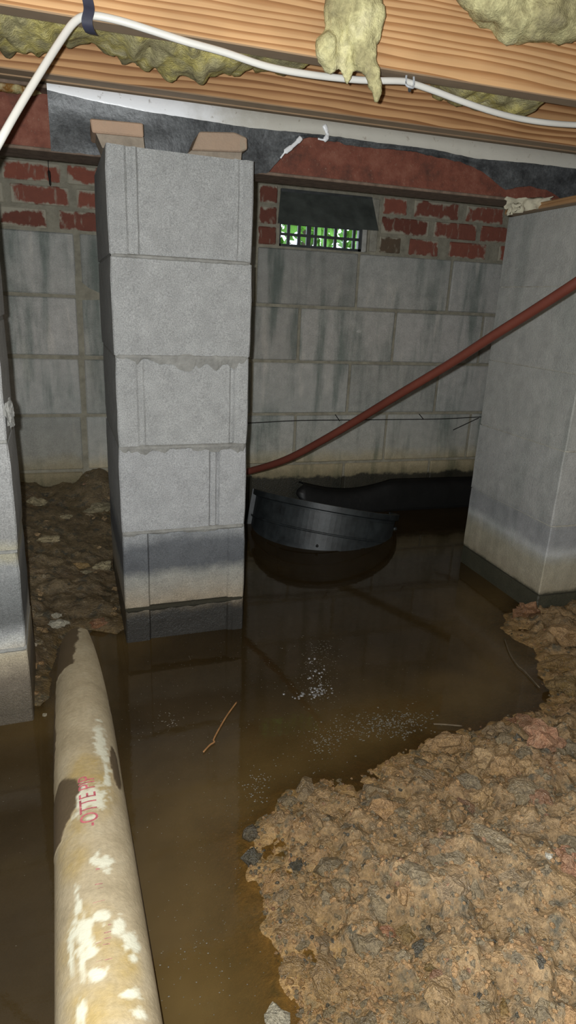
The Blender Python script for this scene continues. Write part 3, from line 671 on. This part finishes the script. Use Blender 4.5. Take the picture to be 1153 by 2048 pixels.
# wire left in the bed joint
wp = [pix(u, v, 1, YW - .012) for u, v in ((440, 848), (500, 846), (600, 841), (700, 840), (800, 839), (880, 838), (960, 834), (1010, 832))]
wr = thing('reinforcing_wire', tuple(wp[3]), 'thin dark wire running along the low mortar joint of the far wall', 'wire')
V, F = tube(wp, .0019, 6, None, 3); build('wire', V, F, m_wire, wr, True)
for a, b in (((671, 829), (680, 842)), ((839, 828), (848, 839)), ((958, 836), (907, 860))):
    V, F = tube([pix(*a, 1, YW - .009), pix(*b, 1, YW - .013)], .0019, 6, None, 0); build('wire_tie', V, F, m_wire, wr)
# ------------------------------------------------------------------ red water pipe slanting down behind the centre pier
hp = [pix(1260, 495, 1, 1.02), pix(1153, 566, 1, 1.1), pix(1060, 626, 1, 1.19), pix(985, 673, 1, 1.27), pix(900, 728, 1, 1.37), pix(800, 788, 1, 1.49), pix(720, 837, 1, 1.6), pix(640, 884, 1, 1.71), pix(570, 920, 1, 1.81), pix(500, 942, 1, 1.92), pix(440, 955, 1, 2.0), pix(360, 985, 1, 2.08)]
V, F = tube(hp, .0108, 14, None, 6)
tag(build('water_pipe', V, F, m_hose, None, True, base=hp[3]), 'thin rust red water pipe slanting across in front of the right pier', 'pipe')
# ------------------------------------------------------------------ the drain pipe
PA = np.array((-.0135, .46, .0535)); PB = np.array((-.0705, 1.62, -.058)); PR = .0572
AX = (PB - PA) / np.linalg.norm(PB - PA); S0 = .72; PA = PA - AX * S0   # the pipe runs on past the bottom of the photo
PL = float(np.linalg.norm(PB - PA))
E1 = np.cross(AX, (0, 0, 1)); E1 /= np.linalg.norm(E1); E2 = np.cross(E1, AX)      # E1 to the right, E2 up
def on_pipe(u, v):
    """(distance along, angle) where the sight line meets the pipe; angle 0 = top, + to the right"""
    d = ray(u, v); o = CC - PA; dp = d - AX * (d @ AX); op = o - AX * (o @ AX)
    a = dp @ dp; b = 2 * dp @ op; c = op @ op - PR ** 2; disc = b * b - 4 * a * c
    t = (-b - math.sqrt(max(disc, 0))) / (2 * a); q = CC + d * t - PA
    return float(q @ AX), math.atan2(float(q @ E1), float(q @ E2))
def pipe_pt(s, th, r=PR): return PA + AX * s + (E1 * math.sin(th) + E2 * math.cos(th)) * r
PATCH = {'mud': [(108, 1285, 32, 55), (100, 1350, 12, 60), (103, 1420, 10, 120), (120, 1615, 30, 42), (112, 1660, 24, 45), (112, 1700, 14, 50), (231, 1535, 8, 36)],
         'white': [(175, 1600, 34, 30), (196, 1590, 16, 22), (160, 1585, 14, 14), (205, 1490, 12, 45), (212, 1540, 6, 40), (195, 1720, 10, 14), (216, 1728, 12, 12), (155, 1800, 7, 30), (168, 1860, 26, 34), (240, 1858, 16, 22), (262, 1885, 15, 22), (205, 1830, 20, 8),
                   (200, 1945, 18, 10), (142, 1910, 5, 50), (165, 1925, 7, 40), (150, 1870, 18, 14), (268, 1918, 9, 9), (270, 1990, 24, 9), (280, 2030, 20, 10), (185, 1900, 18, 8), (165, 2030, 12, 30)],
         'ochre': [(145, 1690, 30, 60), (165, 1880, 60, 60), (230, 1920, 50, 50), (200, 2000, 80, 60), (180, 1560, 50, 60)]}
ns, na = 720, 110
S = np.linspace(0, PL, ns); TH = np.linspace(-math.pi, math.pi, na, endpoint=False)
SS, TT = np.meshgrid(S, TH, indexing='ij')
MASK = {}
for kd, L in PATCH.items():
    m = np.zeros_like(SS)
    for (u, v, ru, rv) in L:
        s, th = on_pipe(u, v); s2, _ = on_pipe(u, v - rv); s3, _ = on_pipe(u, v + rv); ds = abs(s2 - s3) / 2 + .002
        zc = float((pipe_pt(s, th) - CC) @ CF); dth = ru * zc / FPX / PR / max(math.cos(th), .5)
        q = np.sqrt(((SS - s) / ds) ** 2 + ((TT - th) / dth) ** 2) * (1.2 if kd == 'white' else 1)
        fr_ = 105 if kd == 'white' else 30
        nz_ = fbm(SS * fr_ + 3 * u, TT * PR * fr_ + v, 5) / .94 - .5
        e = q + nz_ * (2.6 if kd == 'white' else .7)
        w_ = .55 if kd == 'white' else (.08 if kd == 'mud' else .7)
        m = np.maximum(m, np.clip((1 - e) / w_ + .5, 0, 1))
    MASK[kd] = m
edge = .018 * (fbm(SS * 26, TT * 3, 9) - .47) * 4
zz = (PA[2] + AX[2] * SS) + E2[2] * PR * np.cos(TT)
MASK['mud'] = np.maximum(MASK['mud'], np.clip((.003 - zz + edge * .35) / .004, 0, 1) * (SS > S0 + .3) * np.clip((np.abs(TT + edge * 6) - 1.2) / .1, 0, 1))
sm_ = on_pipe(140, 1335)[0]
MASK['mud'] = np.maximum(MASK['mud'], np.clip((SS - sm_ - edge * .5 - .03 * (TT + .6)) / .004, 0, 1) * np.clip((-.02 - TT + edge * 6 + 1.2 * np.clip(SS - sm_ - .1, -.1, .2)) / .05, 0, 1))
MASK['mud'] = np.maximum(MASK['mud'], np.clip((-1.12 - TT + edge * 4) / .06, 0, 1) * (SS > S0 + .62))
MASK['mud'] *= np.where(SS < S0 + .33, np.clip((.0 - zz) / .004, 0, 1), 1)
V = (PA + AX * SS[..., None] + (E1 * np.sin(TT)[..., None] + E2 * np.cos(TT)[..., None]) * (PR + .0007 * MASK['mud'][..., None])).reshape(-1, 3)
ii = np.arange(ns * na).reshape(ns, na); nx_ = np.roll(ii, -1, 1)
F = np.stack([ii[:-1].ravel(), nx_[:-1].ravel(), nx_[1:].ravel(), ii[1:].ravel()], 1)
def pipe_mat():
    t = NT('muddy_pvc'); P = t.pos(); at = lambda a: t.n('ShaderNodeAttribute', {'attribute_name': a}).outputs['Fac']
    n = t.noise(P, 16, 5, .6); f = t.noise(P, 130, 4, .7)
    col = t.ramp(n, [(.3, (.35, .285, .18)), (.5, (.43, .355, .23)), (.7, (.49, .415, .28))])
    col = t.mix(t.math('MULTIPLY', at('ochre'), t.mr(t.noise(P, 24, 4), .35, .65, .2, 1)), col, (.42, .31, .13))
    col = t.mix(1., col, t.ramp(f, [(.3, g(.86)), (.7, g(1.1))]), 'MULTIPLY')
    col = t.mix(at('white'), col, (.66, .64, .5))
    col = t.mix(at('mud'), col, t.mix(n, (.09, .065, .033), (.14, .1, .06)))
    return t.fin(col, .62, t.bump(t.math('ADD', f, t.math('MULTIPLY', at('mud'), .5)), .3, .003), .35)
dpt = thing('drain_pipe', tuple(PA), 'fat muddy tan drain pipe with red print lying in the water at lower left', 'pipe')
ORG[dpt.name] = PA
me = fastmesh('pipe_body', V - PA, F, pipe_mat())
for kd, m in MASK.items():
    at_ = me.attributes.new(kd, 'FLOAT', 'POINT'); at_.data.foreach_set('value', m.astype(np.float32).ravel())
o = bpy.data.objects.new('pipe_body', me); COL.objects.link(o); o.parent = dpt
def lettering(txt, s0, s1, th, size, name, label=None, mat=m_ink):
    """red print on the pipe: read upward along it, letters standing across it"""
    cu = bpy.data.curves.new(name, 'FONT'); cu.body = txt; cu.size = 1; cu.align_x = 'LEFT'; cu.align_y = 'CENTER'
    to = bpy.data.objects.new(name, cu); COL.objects.link(to)
    dg = bpy.context.evaluated_depsgraph_get(); me = bpy.data.meshes.new_from_object(to.evaluated_get(dg)); bpy.data.objects.remove(to)
    bm = bmesh.new(); bm.from_mesh(me); bmesh.ops.triangulate(bm, faces=bm.faces)
    for _ in range(3):
        ed = [e for e in bm.edges if e.calc_length() > .12]
        if ed: bmesh.ops.subdivide_edges(bm, edges=ed, cuts=1); bmesh.ops.triangulate(bm, faces=bm.faces)
    x0 = min(v.co.x for v in bm.verts); x1 = max(v.co.x for v in bm.verts); yc = (min(v.co.y for v in bm.verts) + max(v.co.y for v in bm.verts)) / 2
    yh = max(v.co.y for v in bm.verts) - min(v.co.y for v in bm.verts)
    for v in bm.verts:
        s = s0 + (v.co.x - x0) / (x1 - x0) * (s1 - s0); a = th - (v.co.y - yc) / yh * size / PR
        v.co = Vector(pipe_pt(s, a, PR + .0011) - PA)
    me2 = bpy.data.meshes.new(name); bm.to_mesh(me2); bm.free(); me2.materials.append(mat)
    o = bpy.data.objects.new(name, me2); COL.objects.link(o); o.parent = dpt
    if label: o['label'] = label
s_a, th_a = on_pipe(178, 1654); s_b, th_b = on_pipe(176, 1552)
lettering('-OTTE PIP', s_a, s_b, th_a * .5 + th_b * .5 - .02, .026, 'red_lettering', 'red printed letters OTTE PIP')
m_ink2 = simple('worn_pink_ink', (.4, .2, .17), .6, .3, 160, .5, .05)
for k, (u, v, u2, v2, sz) in enumerate([(192, 1742, 199, 1734, .008), (190, 1772, 205, 1765, .012), (194, 1779, 207, 1775, .012), (186, 1808, 210, 1800, .018), (208, 1868, 222, 1862, .004), (208, 1880, 222, 1874, .004), (191, 1890, 203, 1884, .006), (192, 1898, 206, 1893, .006), (206, 1892, 220, 1886, .005), (192, 1926, 206, 1920, .007), (210, 1922, 224, 1916, .007), (196, 1938, 208, 1933, .005), (216, 1852, 222, 1848, .01)]):
    sa, ta = on_pipe(u, v); sb, tb = on_pipe(u2, v2); V = []; F = []
    for i in range(5):
        for j in range(2): V.append(pipe_pt(sa + (sb - sa) * (j * .55 + .1 * math.sin(k + i)), ta + (tb - ta) * i / 4, PR + .001))
    for i in range(4): F.append((i * 2, i * 2 + 2, i * 2 + 3, i * 2 + 1))
    build('worn_print', V, F, m_ink2, dpt)
# ------------------------------------------------------------------ black half-round basin and the trough behind it
tilt = Matrix(((1, 0, 0), (0, 1, 0), (0, 0, 1)))
nr_ = Vector((.21, .2, 1)).normalized(); zq = Vector((0, 0, 1)).rotation_difference(nr_)
BC = np.array((.87, 2.235, .084)); RB = .278
well = thing('basin_half_ring', tuple(BC), 'tilted black plastic half-round basin standing in the dark water behind the centre pier', 'basin')
well.rotation_mode = 'QUATERNION'; well.rotation_quaternion = zq
def shell(a0, a1, prof, n=40, close=True):
    """sweep a closed (radius, z) profile round the basin's axis; angles in degrees, 270 = towards the camera"""
    V = []; F = []; m = len(prof)
    for i in range(n + 1):
        a = math.radians(a0 + (a1 - a0) * i / n)
        for r, z in prof: V.append((r * math.cos(a), r * math.sin(a), z))
    for i in range(n):
        for k in range(m): F.append((i * m + k, (i + 1) * m + k, (i + 1) * m + (k + 1) % m, i * m + (k + 1) % m))
    F += [tuple(range(m)), tuple(n * m + k for k in range(m - 1, -1, -1))]
    return V, F
V, F = shell(168, 352, [(RB, 0), (RB, -.24), (RB - .006, -.24), (RB - .006, 0)]); build('shell_wall', V, F, m_black, well, True, local=True).modifiers.new('sharp', 'EDGE_SPLIT')
V, F = shell(168, 352, [(RB + .013, 0.004), (RB + .013, -.016), (RB + .004, -.02), (RB - .01, -.004), (RB - .01, .004)]); build('rim', V, F, m_black, well, True, local=True).modifiers.new('sharp', 'EDGE_SPLIT')
V, F = shell(168, 352, [(RB + .005, -.094), (RB + .007, -.098), (RB + .005, -.102), (RB - .002, -.098)]); build('rib', V, F, m_black, well, True, local=True)
for a0, a1, zt in ((205, 214, -.024), (218, 280, -.026), (284, 320, -.03)):
    V, F = shell(a0, a1, [(RB + .005, zt), (RB + .005, -.15), (RB - .002, -.15), (RB - .002, zt)], 16); build('raised_panel', V, F, m_black, well, False, local=True)
for a in (168, 352):
    c, s = math.cos(math.radians(a)), math.sin(math.radians(a)); V, F = rbox(-.012, .018, -.004, .004, -.24, .004, .001)
    V = [((RB + x) * c - y * s, (RB + x) * s + y * c, z) for x, y, z in V]; build('end_flange', V, F, m_black, well, False, local=True)
a = math.radians(247); V, F = lumpmesh((.006, .006, .006), 2, 1, .1); V = np.array(V) + np.array((math.cos(a) * (RB + .004), math.sin(a) * (RB + .004), -.145)); build('bolt', V, F, m_blackdull, well, True, local=True)
a = math.radians(337); V, F = lumpmesh((.01, .008, .01), 5, 2, .2); V = np.array(V) + np.array((math.cos(a) * (RB + .006), math.sin(a) * (RB + .006), -.055)); build('bolt', V, F, m_black, well, True, local=True)
# trough
V = []; F = []; n = 40; m = 10
ta, tb = np.array((.80, 2.325, 0)), np.array((1.72, 2.325, 0))
for i in range(n + 1):
    q = i / n; c = ta + (tb - ta) * q; top = .135 - .045 * math.sin(min(q * 2.2, 1) * math.pi) * .8 - .012 * q
    for k in range(m):
        f_ = k / (m - 1); yy = .05 - .055 * f_ ** .8; z = top * (1 - f_ ** 2.4) - .02 * f_
        V.append((c[0] + (.02 * math.sin(k) if i == 0 else 0), c[1] + yy, z))
for i in range(n):
    for k in range(m - 1): F.append((i * m + k, i * m + k + 1, (i + 1) * m + k + 1, (i + 1) * m + k))
o = build('plastic_trough', V, F, m_blackdull, None, True, base=(1.2, 2.3, 0)); o.modifiers.new('thickness', 'SOLIDIFY').thickness = .006
tag(o, 'long low black plastic trough lying along the foot of the far wall', 'trough')
# ------------------------------------------------------------------ standing water
wx = np.arange(-1.98, 3.38, .022); wy = np.arange(-1.18, YW, .022)
V, F = grid(wx, wy, lambda X, Y: np.zeros_like(X))
H = height(V[:, 0], V[:, 1])
def water_mat():
    t = NT('muddy_water'); P = t.pos(); dep = t.n('ShaderNodeAttribute', {'attribute_name': 'depth'}).outputs['Fac']
    murk = t.math('SUBTRACT', 1, t.math('EXPONENT', t.math('MULTIPLY', dep, -58.)))
    nz = t.noise(P, 5, 4, .6)
    col = t.mix(t.mr(nz, .35, .65), (.066, .042, .0145), (.092, .059, .021))
    col = t.mix(t.mr(dep, .03, .085, smooth=True), col, t.mix(1., col, (.42, .43, .5), 'MULTIPLY'))
    rip = t.bump(t.math('ADD', t.noise(P, 22, 3), t.math('MULTIPLY', t.noise(P, 120, 3, .7), .22)), .05, .004)
    df = t.n('ShaderNodeBsdfDiffuse', Color=col); tr = t.n('ShaderNodeBsdfTransparent', Color=(.82, .72, .48, 1))
    b = t.n('ShaderNodeMixShader', _0=t.math('MULTIPLY_ADD', murk, .63, .3), _1=tr, _2=df)
    gl = t.n('ShaderNodeBsdfGlossy', Color=(1, 1, 1, 1), Roughness=.015, Normal=rip)
    fr = t.n('ShaderNodeFresnel', IOR=1.33, Normal=rip)
    t.t.links.new(t.n('ShaderNodeMixShader', _0=fr, _1=b, _2=gl).outputs[0], t.out.inputs[0]); t.t.nodes.remove(t.b); return t.m
me = fastmesh('flood_water', V, F, water_mat())
at_ = me.attributes.new('depth', 'FLOAT', 'POINT'); at_.data.foreach_set('value', np.clip(-H, 0, 1).astype(np.float32))
o = bpy.data.objects.new('flood_water', me); COL.objects.link(o)
tag(o, 'murky brown standing water spread over the crawl space floor', 'water', None, 'stuff')
# scum and specks floating on it
mb = MB()
def flake(x, y, r):
    n = random.randint(4, 7); a0 = random.random() * 6; st_ = random.uniform(.4, 1)
    V = [(x, y, .0016)] + [(x + r * random.uniform(.6, 1.2) * math.cos(a0 + k * 6.283 / n), y + r * st_ * random.uniform(.6, 1.2) * math.sin(a0 + k * 6.283 / n), .0008) for k in range(n)]
    mb.add(V, [(0, k + 1, (k + 1) % n + 1) for k in range(n)])
for (u, v, su, sv, cnt, r0) in [(640, 1300, 25, 12, 50, .0035), (635, 1345, 22, 18, 50, .003), (635, 1385, 18, 14, 40, .003), (770, 1450, 48, 16, 150, .0045), (810, 1440, 30, 8, 60, .004), (700, 1460, 40, 12, 50, .003), (650, 1485, 18, 12, 50, .0035), (515, 1575, 16, 18, 34, .0035), (600, 1400, 110, 60, 90, .0016), (480, 1320, 60, 40, 30, .0016),
                                (350, 1430, 60, 50, 60, .0017), (420, 1700, 90, 180, 150, .0016), (600, 1520, 70, 50, 60, .002), (400, 1950, 60, 60, 30, .0024), (340, 1440, 14, 8, 14, .003), (30, 1650, 40, 90, 14, .0016), (820, 1330, 60, 40, 14, .0018), (610, 1200, 80, 50, 22, .0016)]:
    for _ in range(int(cnt * 2)):
        p = pix(random.gauss(u, su), random.gauss(v, sv), 2, 0.)
        if height(p[0], p[1]) < -.004 and not (p[1] > 1.42 and p[0] < .39) and not (p[1] > 1.32 and p[0] > 1.15) and abs((p[0] - PA[0]) - (p[1] - PA[1]) * AX[0] / AX[1]) > .06: flake(p[0], p[1], r0 * random.uniform(.15, .7))
o = mb.build('surface_scum', m_scum, None); tag(o, 'pale grey scum flakes and specks floating on the brown water', 'scum', None, 'stuff')
mb = MB()  # added glossy bubbles that imitate the bright glint on the water
for (u, v, su, sv, cnt) in ((635, 1384, 11, 8, 46), (637, 1360, 10, 12, 16), (625, 1330, 6, 16, 9), (600, 1390, 16, 4, 9)):
    for _ in range(cnt):
        p = pix(random.gauss(u, su), random.gauss(v, sv), 2, 0.); rr = random.uniform(.0012, .0042); n = 8
        V = [(p[0] + rr * math.cos(e) * math.cos(a), p[1] + rr * math.cos(e) * math.sin(a), -.0003 + rr * .8 * math.sin(e)) for e in (0, .5, 1.0) for a in [6.283 * k / n for k in range(n)]] + [(p[0], p[1], -.0003 + rr * .8)]
        mb.add(V, [(i * n + k, i * n + (k + 1) % n, (i + 1) * n + (k + 1) % n, (i + 1) * n + k) for i in range(2) for k in range(n)] + [(2 * n + k, 2 * n + (k + 1) % n, 3 * n) for k in range(n)])
t = NT('glint_bubble_film'); t.fin((.12, .115, .11), .16, None, 1.0)
tag(mb.build('glint_bubbles', t.m, None, smooth=True), 'added cluster of tiny glossy bubbles standing in for the glint on the water', 'bubbles', None, 'stuff')
def root(name, pts, r, mat, label, z=.003):
    P = [pix(u, v, 2, z) for u, v in pts]; V, F = tube(P, r, 6, None, 5)
    tag(build(name, V, F, mat, None, True, base=P[0]), label, 'root')
root('root_strand', [(474, 1404), (455, 1430), (440, 1455), (428, 1478), (429, 1484), (420, 1490), (407, 1504)], .0017, m_twig, 'thin orange root floating on the water right of the drain pipe')
root('root_strand', [(1010, 1277), (1020, 1305), (1036, 1330), (1050, 1342), (1080, 1375)], .0015, m_twigd, 'curved brown root lying in the shallow water left of the right bank', .004)
root('root_strand', [(868, 1448), (890, 1449), (925, 1452)], .0018, m_twigd, 'pale straight twig at the edge of the mud beneath the scum patch', .008)
# ------------------------------------------------------------------ stones, clods and gravel
VAR = [lumpmesh((1, .85, .62), k, 2, .42, 1.5, True) for k in range(12)]
def variant_mesh(k, mat, name):
    V, F = VAR[k]; return mesh(name, V, F, mat, False)
def stone(name, u, v, r, mat, label, cat='stone', seed=0, rot=0., sink=.35, sub=3, amp=.4):
    p = hit(u, v); V, F = lumpmesh(r, seed, sub, amp, 1.5, True)
    p = p + np.array((0, 0, r[2] * (1 - 2 * sink) * .6))
    o = build(name, V + p, F, mat, None, False, base=p); o.rotation_euler = (0, 0, rot)
    return tag(o, label, cat)
stone('stone', 200, 1018, (.05, .024, .016), m_stone_b, 'long pale stone lying against the left side of the centre pier', seed=1, rot=.4)
stone('stone', 74, 1007, (.03, .022, .016), m_stone_b, 'beige angular stone near the far wall beside the left pier', seed=2)
stone('stone', 97, 1079, (.03, .016, .009), m_stone_b, 'flat beige stone on the mud midway between left pier and centre pier', seed=3)
stone('stone', 132, 1034, (.022, .012, .007), m_stone_b, 'thin beige chip high on the left mud slope', seed=4)
stone('stone', 204, 1134, (.024, .017, .013), m_stone_b, 'rounded beige stone at the foot of the centre pier', seed=5)
stone('stone', 157, 1133, (.03, .012, .01), m_clod_y, 'ochre stone pair halfway up the left mud slope', seed=6)
stone('stone', 172, 1146, (.014, .009, .008), m_stone_b, 'small pale stone just below the ochre stone on the slope', seed=7)
stone('stone', 119, 1250, (.022, .013, .009), m_stone_w, 'white wedge-shaped stone touching the far end of the drain pipe', seed=8, sink=.1)
stone('stone', 110, 1232, (.013, .008, .006), m_stone_w, 'small white stone just behind the white wedge stone', seed=9)
stone('stone', 70, 1290, (.006, .005, .005), m_stone_w, 'tiny white pebble beside the left pier foot', seed=10, sub=2)
stone('stone', 90, 1431, (.005, .004, .004), m_stone_w, 'tiny white pebble by the water at the left pier corner', seed=11, sub=2)
stone('clay_lump', 197, 1247, (.02, .014, .01), m_clod_r, 'small orange-red clay lump beside the end of the drain pipe', 'clay lump', 12)
stone('clay_lump', 1052, 1226, (.036, .02, .024), clod_mat('rusty_clay', (.27, .15, .085), (.33, .2, .12)), 'crumbly red-brown clay mound against the foot of the right pier', 'clay lump', 14, amp=.55)
stone('clay_lump', 1090, 1480, (.034, .03, .02), m_clod_r, 'brick red clay lump on the bank at the right', 'clay lump', 15, amp=.55)
stone('clay_lump', 903, 1488, (.042, .022, .018), m_clod, 'flat wet brown clay slab at the upper edge of the bank', 'clay lump', 16)
stone('clay_lump', 968, 1525, (.028, .024, .022), m_clod, 'cracked brown clay lump, left one of the pair below the flat slab', 'clay lump', 17)
stone('clay_lump', 1010, 1535, (.026, .026, .022), m_clod, 'cracked brown clay lump, right one of the pair below the flat slab', 'clay lump', 18)
stone('clay_lump', 1060, 1540, (.024, .018, .016), m_clod, 'rounded brown clay lump directly below the brick red lump', 'clay lump', 19)
stone('clay_lump', 998, 1468, (.026, .02, .016), m_clod_g, 'grey glistening crumbly lump left of the brick red lump', 'clay lump', 20, amp=.55)
stone('clay_lump', 1050, 1508, (.018, .013, .011), m_clod_g, 'small grey lump between the brick red lump and the cracked pair', 'clay lump', 21)
stone('clay_lump', 1130, 1272, (.045, .034, .022), m_clod, 'tan clay lump at the right edge below the right pier', 'clay lump', 22)
stone('clay_lump', 1128, 1330, (.05, .026, .017), m_clod_y, 'ochre clay ledge at the right edge, second lump below the right pier', 'clay lump', 23)
stone('clay_lump', 1135, 1372, (.045, .026, .016), m_clod_y, 'ochre-brown clay ledge at the right edge, third lump below the right pier', 'clay lump', 24)
stone('clay_lump', 1000, 1690, (.016, .042, .011), m_clod_g, 'long smooth grey-brown clay piece in the middle of the bank', 'clay lump', 25, rot=.5)
stone('clay_lump', 1045, 1590, (.034, .02, .014), m_clod_g, 'broad grey clay slab below the cracked pair', 'clay lump', 26)
stone('clay_lump', 968, 1597, (.02, .014, .014), m_clod, 'rough tan lump left of the broad grey slab', 'clay lump', 27, amp=.5)
stone('clay_lump', 1080, 1600, (.018, .018, .012), clod_mat('pinkish_clay', (.29, .16, .1), (.32, .2, .13)), 'pinkish clay lump right of the broad grey slab', 'clay lump', 28)
stone('clay_lump', 1138, 1725, (.022, .022, .013), m_clod_r, 'orange clay lump at the right edge halfway down the bank', 'clay lump', 29)
stone('stone', 1098, 1714, (.007, .005, .005), m_stone_w, 'tiny white chip on the bank left of the orange lump', seed=30, sub=2)
stone('stone', 552, 2036, (.014, .014, .006), m_stone_w, 'flat pale stone in the shallows at the very bottom of the photo', seed=31, rot=.3, sub=2, sink=.2)
stone('stone', 503, 1670, (.014, .012, .01), m_stone_d, 'dark wet pebble at the water edge of the bank, upper of two', seed=32, sub=2)
stone('stone', 505, 1718, (.016, .013, .01), m_stone_d, 'dark wet pebble at the water edge of the bank, lower of two', seed=33, sub=2)
# clods as pieces of the ground
CL = [variant_mesh(k, m, 'clay_clod') for k in range(12) for m in (m_clod, m_clod_g)]
CLX = [variant_mesh(k, m, 'clay_clod') for k, m in ((1, m_clod_r), (4, m_clod_y), (6, m_stone_d), (9, m_clod_r))]
cnt = 0; tries = 0; used = []
while cnt < 285 and tries < 9000:
    tries += 1
    if cnt < 235:
        u, v = random.uniform(490, 1180), random.uniform(1400, 2060)
        p = pix(u, v, 2, .03)
    else:
        u, v = random.uniform(50, 235), random.uniform(960, 1400); p = pix(u, v, 2, .06)
    x, y = p[0], p[1]; h = float(height(x, y))
    if h < .004: continue
    s = float(poly_sd(x, y, BANK)); 
    r = random.choice((.009, .012, .016, .02, .025)) * random.uniform(.8, 1.2) if cnt < 235 else random.uniform(.006, .014)
    if s > .2 and random.random() < .5: r *= .6
    if any((x - a) ** 2 + (y - b) ** 2 < (.7 * (r + c)) ** 2 for a, b, c in used): continue
    if cnt >= 235 and abs((x - PA[0]) - (y - PA[1]) * AX[0] / AX[1]) < .065: continue
    used.append((x, y, r))
    q = bpy.data.objects.new('clay_clod', random.choice(CL) if random.random() < .95 else random.choice(CLX)); COL.objects.link(q); q.parent = floor
    q.location = (x, y, h - r * .12); q.scale = (r, r * random.uniform(.75, 1.1), r * random.uniform(.5, .95)); q.rotation_euler = (random.uniform(-.3, .3), random.uniform(-.3, .3), random.uniform(0, 6.28)); cnt += 1
small = [lumpmesh((1, .8, .65), k + 40, 1, .45, 1.5) for k in range(8)]
for nm, mat, N, lo_, hi_ in (('crumbs', m_clod, 1900, .0014, .0055), ('gravel', m_clod_g, 1300, .0014, .0055), ('dark_gravel', m_stone_d, 160, .0016, .0045), ('red_crumbs', m_clod_r, 90, .0016, .005), ('pale_grit', m_stone_b, 300, .001, .003)):
    xy = []
    while len(xy) < N:
        u = rng.uniform(440, 1250, 4 * N); v = rng.uniform(1180, 2120, 4 * N)
        d = CF[None] + CR[None] * ((u - 576.5) / FPX)[:, None] + CU[None] * ((1024 - v) / FPX)[:, None]
        q = CC + d * ((.02 - CC[2]) / d[:, 2])[:, None]
        s = poly_sd(q[:, 0], q[:, 1], BANK) + (fbm(q[:, 0] * 14, q[:, 1] * 14, 3) - .47) * .055
        keep = (s > -.006) & (rng.random(4 * N) < np.clip(1.1 - s / .55, .12, 1))
        xy += [tuple(k) for k in q[keep][:, :2]]
    xy = np.array(xy[:N]); hh = height(xy[:, 0], xy[:, 1]); VV = []; FF = []; n0 = 0
    for k in range(N):
        V, F = small[k % 8]; r = random.uniform(lo_, hi_); a = random.uniform(0, 6.28); c, s_ = math.cos(a) * r, math.sin(a) * r
        W_ = np.stack([V[:, 0] * c - V[:, 1] * s_ + xy[k, 0], V[:, 0] * s_ + V[:, 1] * c + xy[k, 1], V[:, 2] * r + hh[k] + r * .1], 1)
        VV.append(W_); FF.append(np.array(F) + n0); n0 += len(W_)
    me = fastmesh(nm, np.concatenate(VV), np.concatenate(FF), mat); me.polygons.foreach_set('use_smooth', np.zeros(len(me.polygons), bool))
    o = bpy.data.objects.new(nm, me); COL.objects.link(o); o.parent = floor; o['kind'] = 'stuff'
# ------------------------------------------------------------------ outdoors behind the vent
V, F = rbox(-3, 6, YW + .115, 8, .9, .95); tag(build('outdoor_ground', V, F, m_soil), 'ground outside seen through the vent', None, None, 'structure')
def shrub(x, y, z0, R, hgt, label, seed):
    random.seed(seed); t = thing('garden_shrub', (x, y, z0), label, 'shrub')
    V, F = tube([(x, y, z0), (x + .03, y, z0 + hgt * .4), (x - .02, y + .03, z0 + hgt * .7)], [.03, .02, .012], 6, None, 3); build('trunk', V, F, m_bark, t)
    mb = MB()
    for _ in range(5200):
        a, b = random.uniform(0, 6.28), math.acos(random.uniform(-1, 1)); rr = random.uniform(.5, .97)
        c = np.array((x + R * rr * math.sin(b) * math.cos(a), y + R * rr * math.sin(b) * math.sin(a), z0 + hgt * .5 + hgt * .5 * rr * math.cos(b)))
        d1 = np.array([random.gauss(0, 1) for _ in range(3)]); d1 /= np.linalg.norm(d1); d2 = np.cross(d1, [random.gauss(0, 1) for _ in range(3)]); d2 /= np.linalg.norm(d2)
        L = random.uniform(.03, .06); mb.add([c - d1 * L, c + d2 * L * .45, c + d1 * L, c - d2 * L * .45], [(0, 1, 2, 3)])
    o = mb.build('foliage', m_leaf, t); o['kind'] = 'stuff'
shrub(1.15, 3.5, .95, .6, 2.7, 'green shrub outside behind the left half of the vent', 3)
shrub(1.95, 4.75, .95, .62, 2.9, 'green shrub outside behind the right half of the vent', 5)
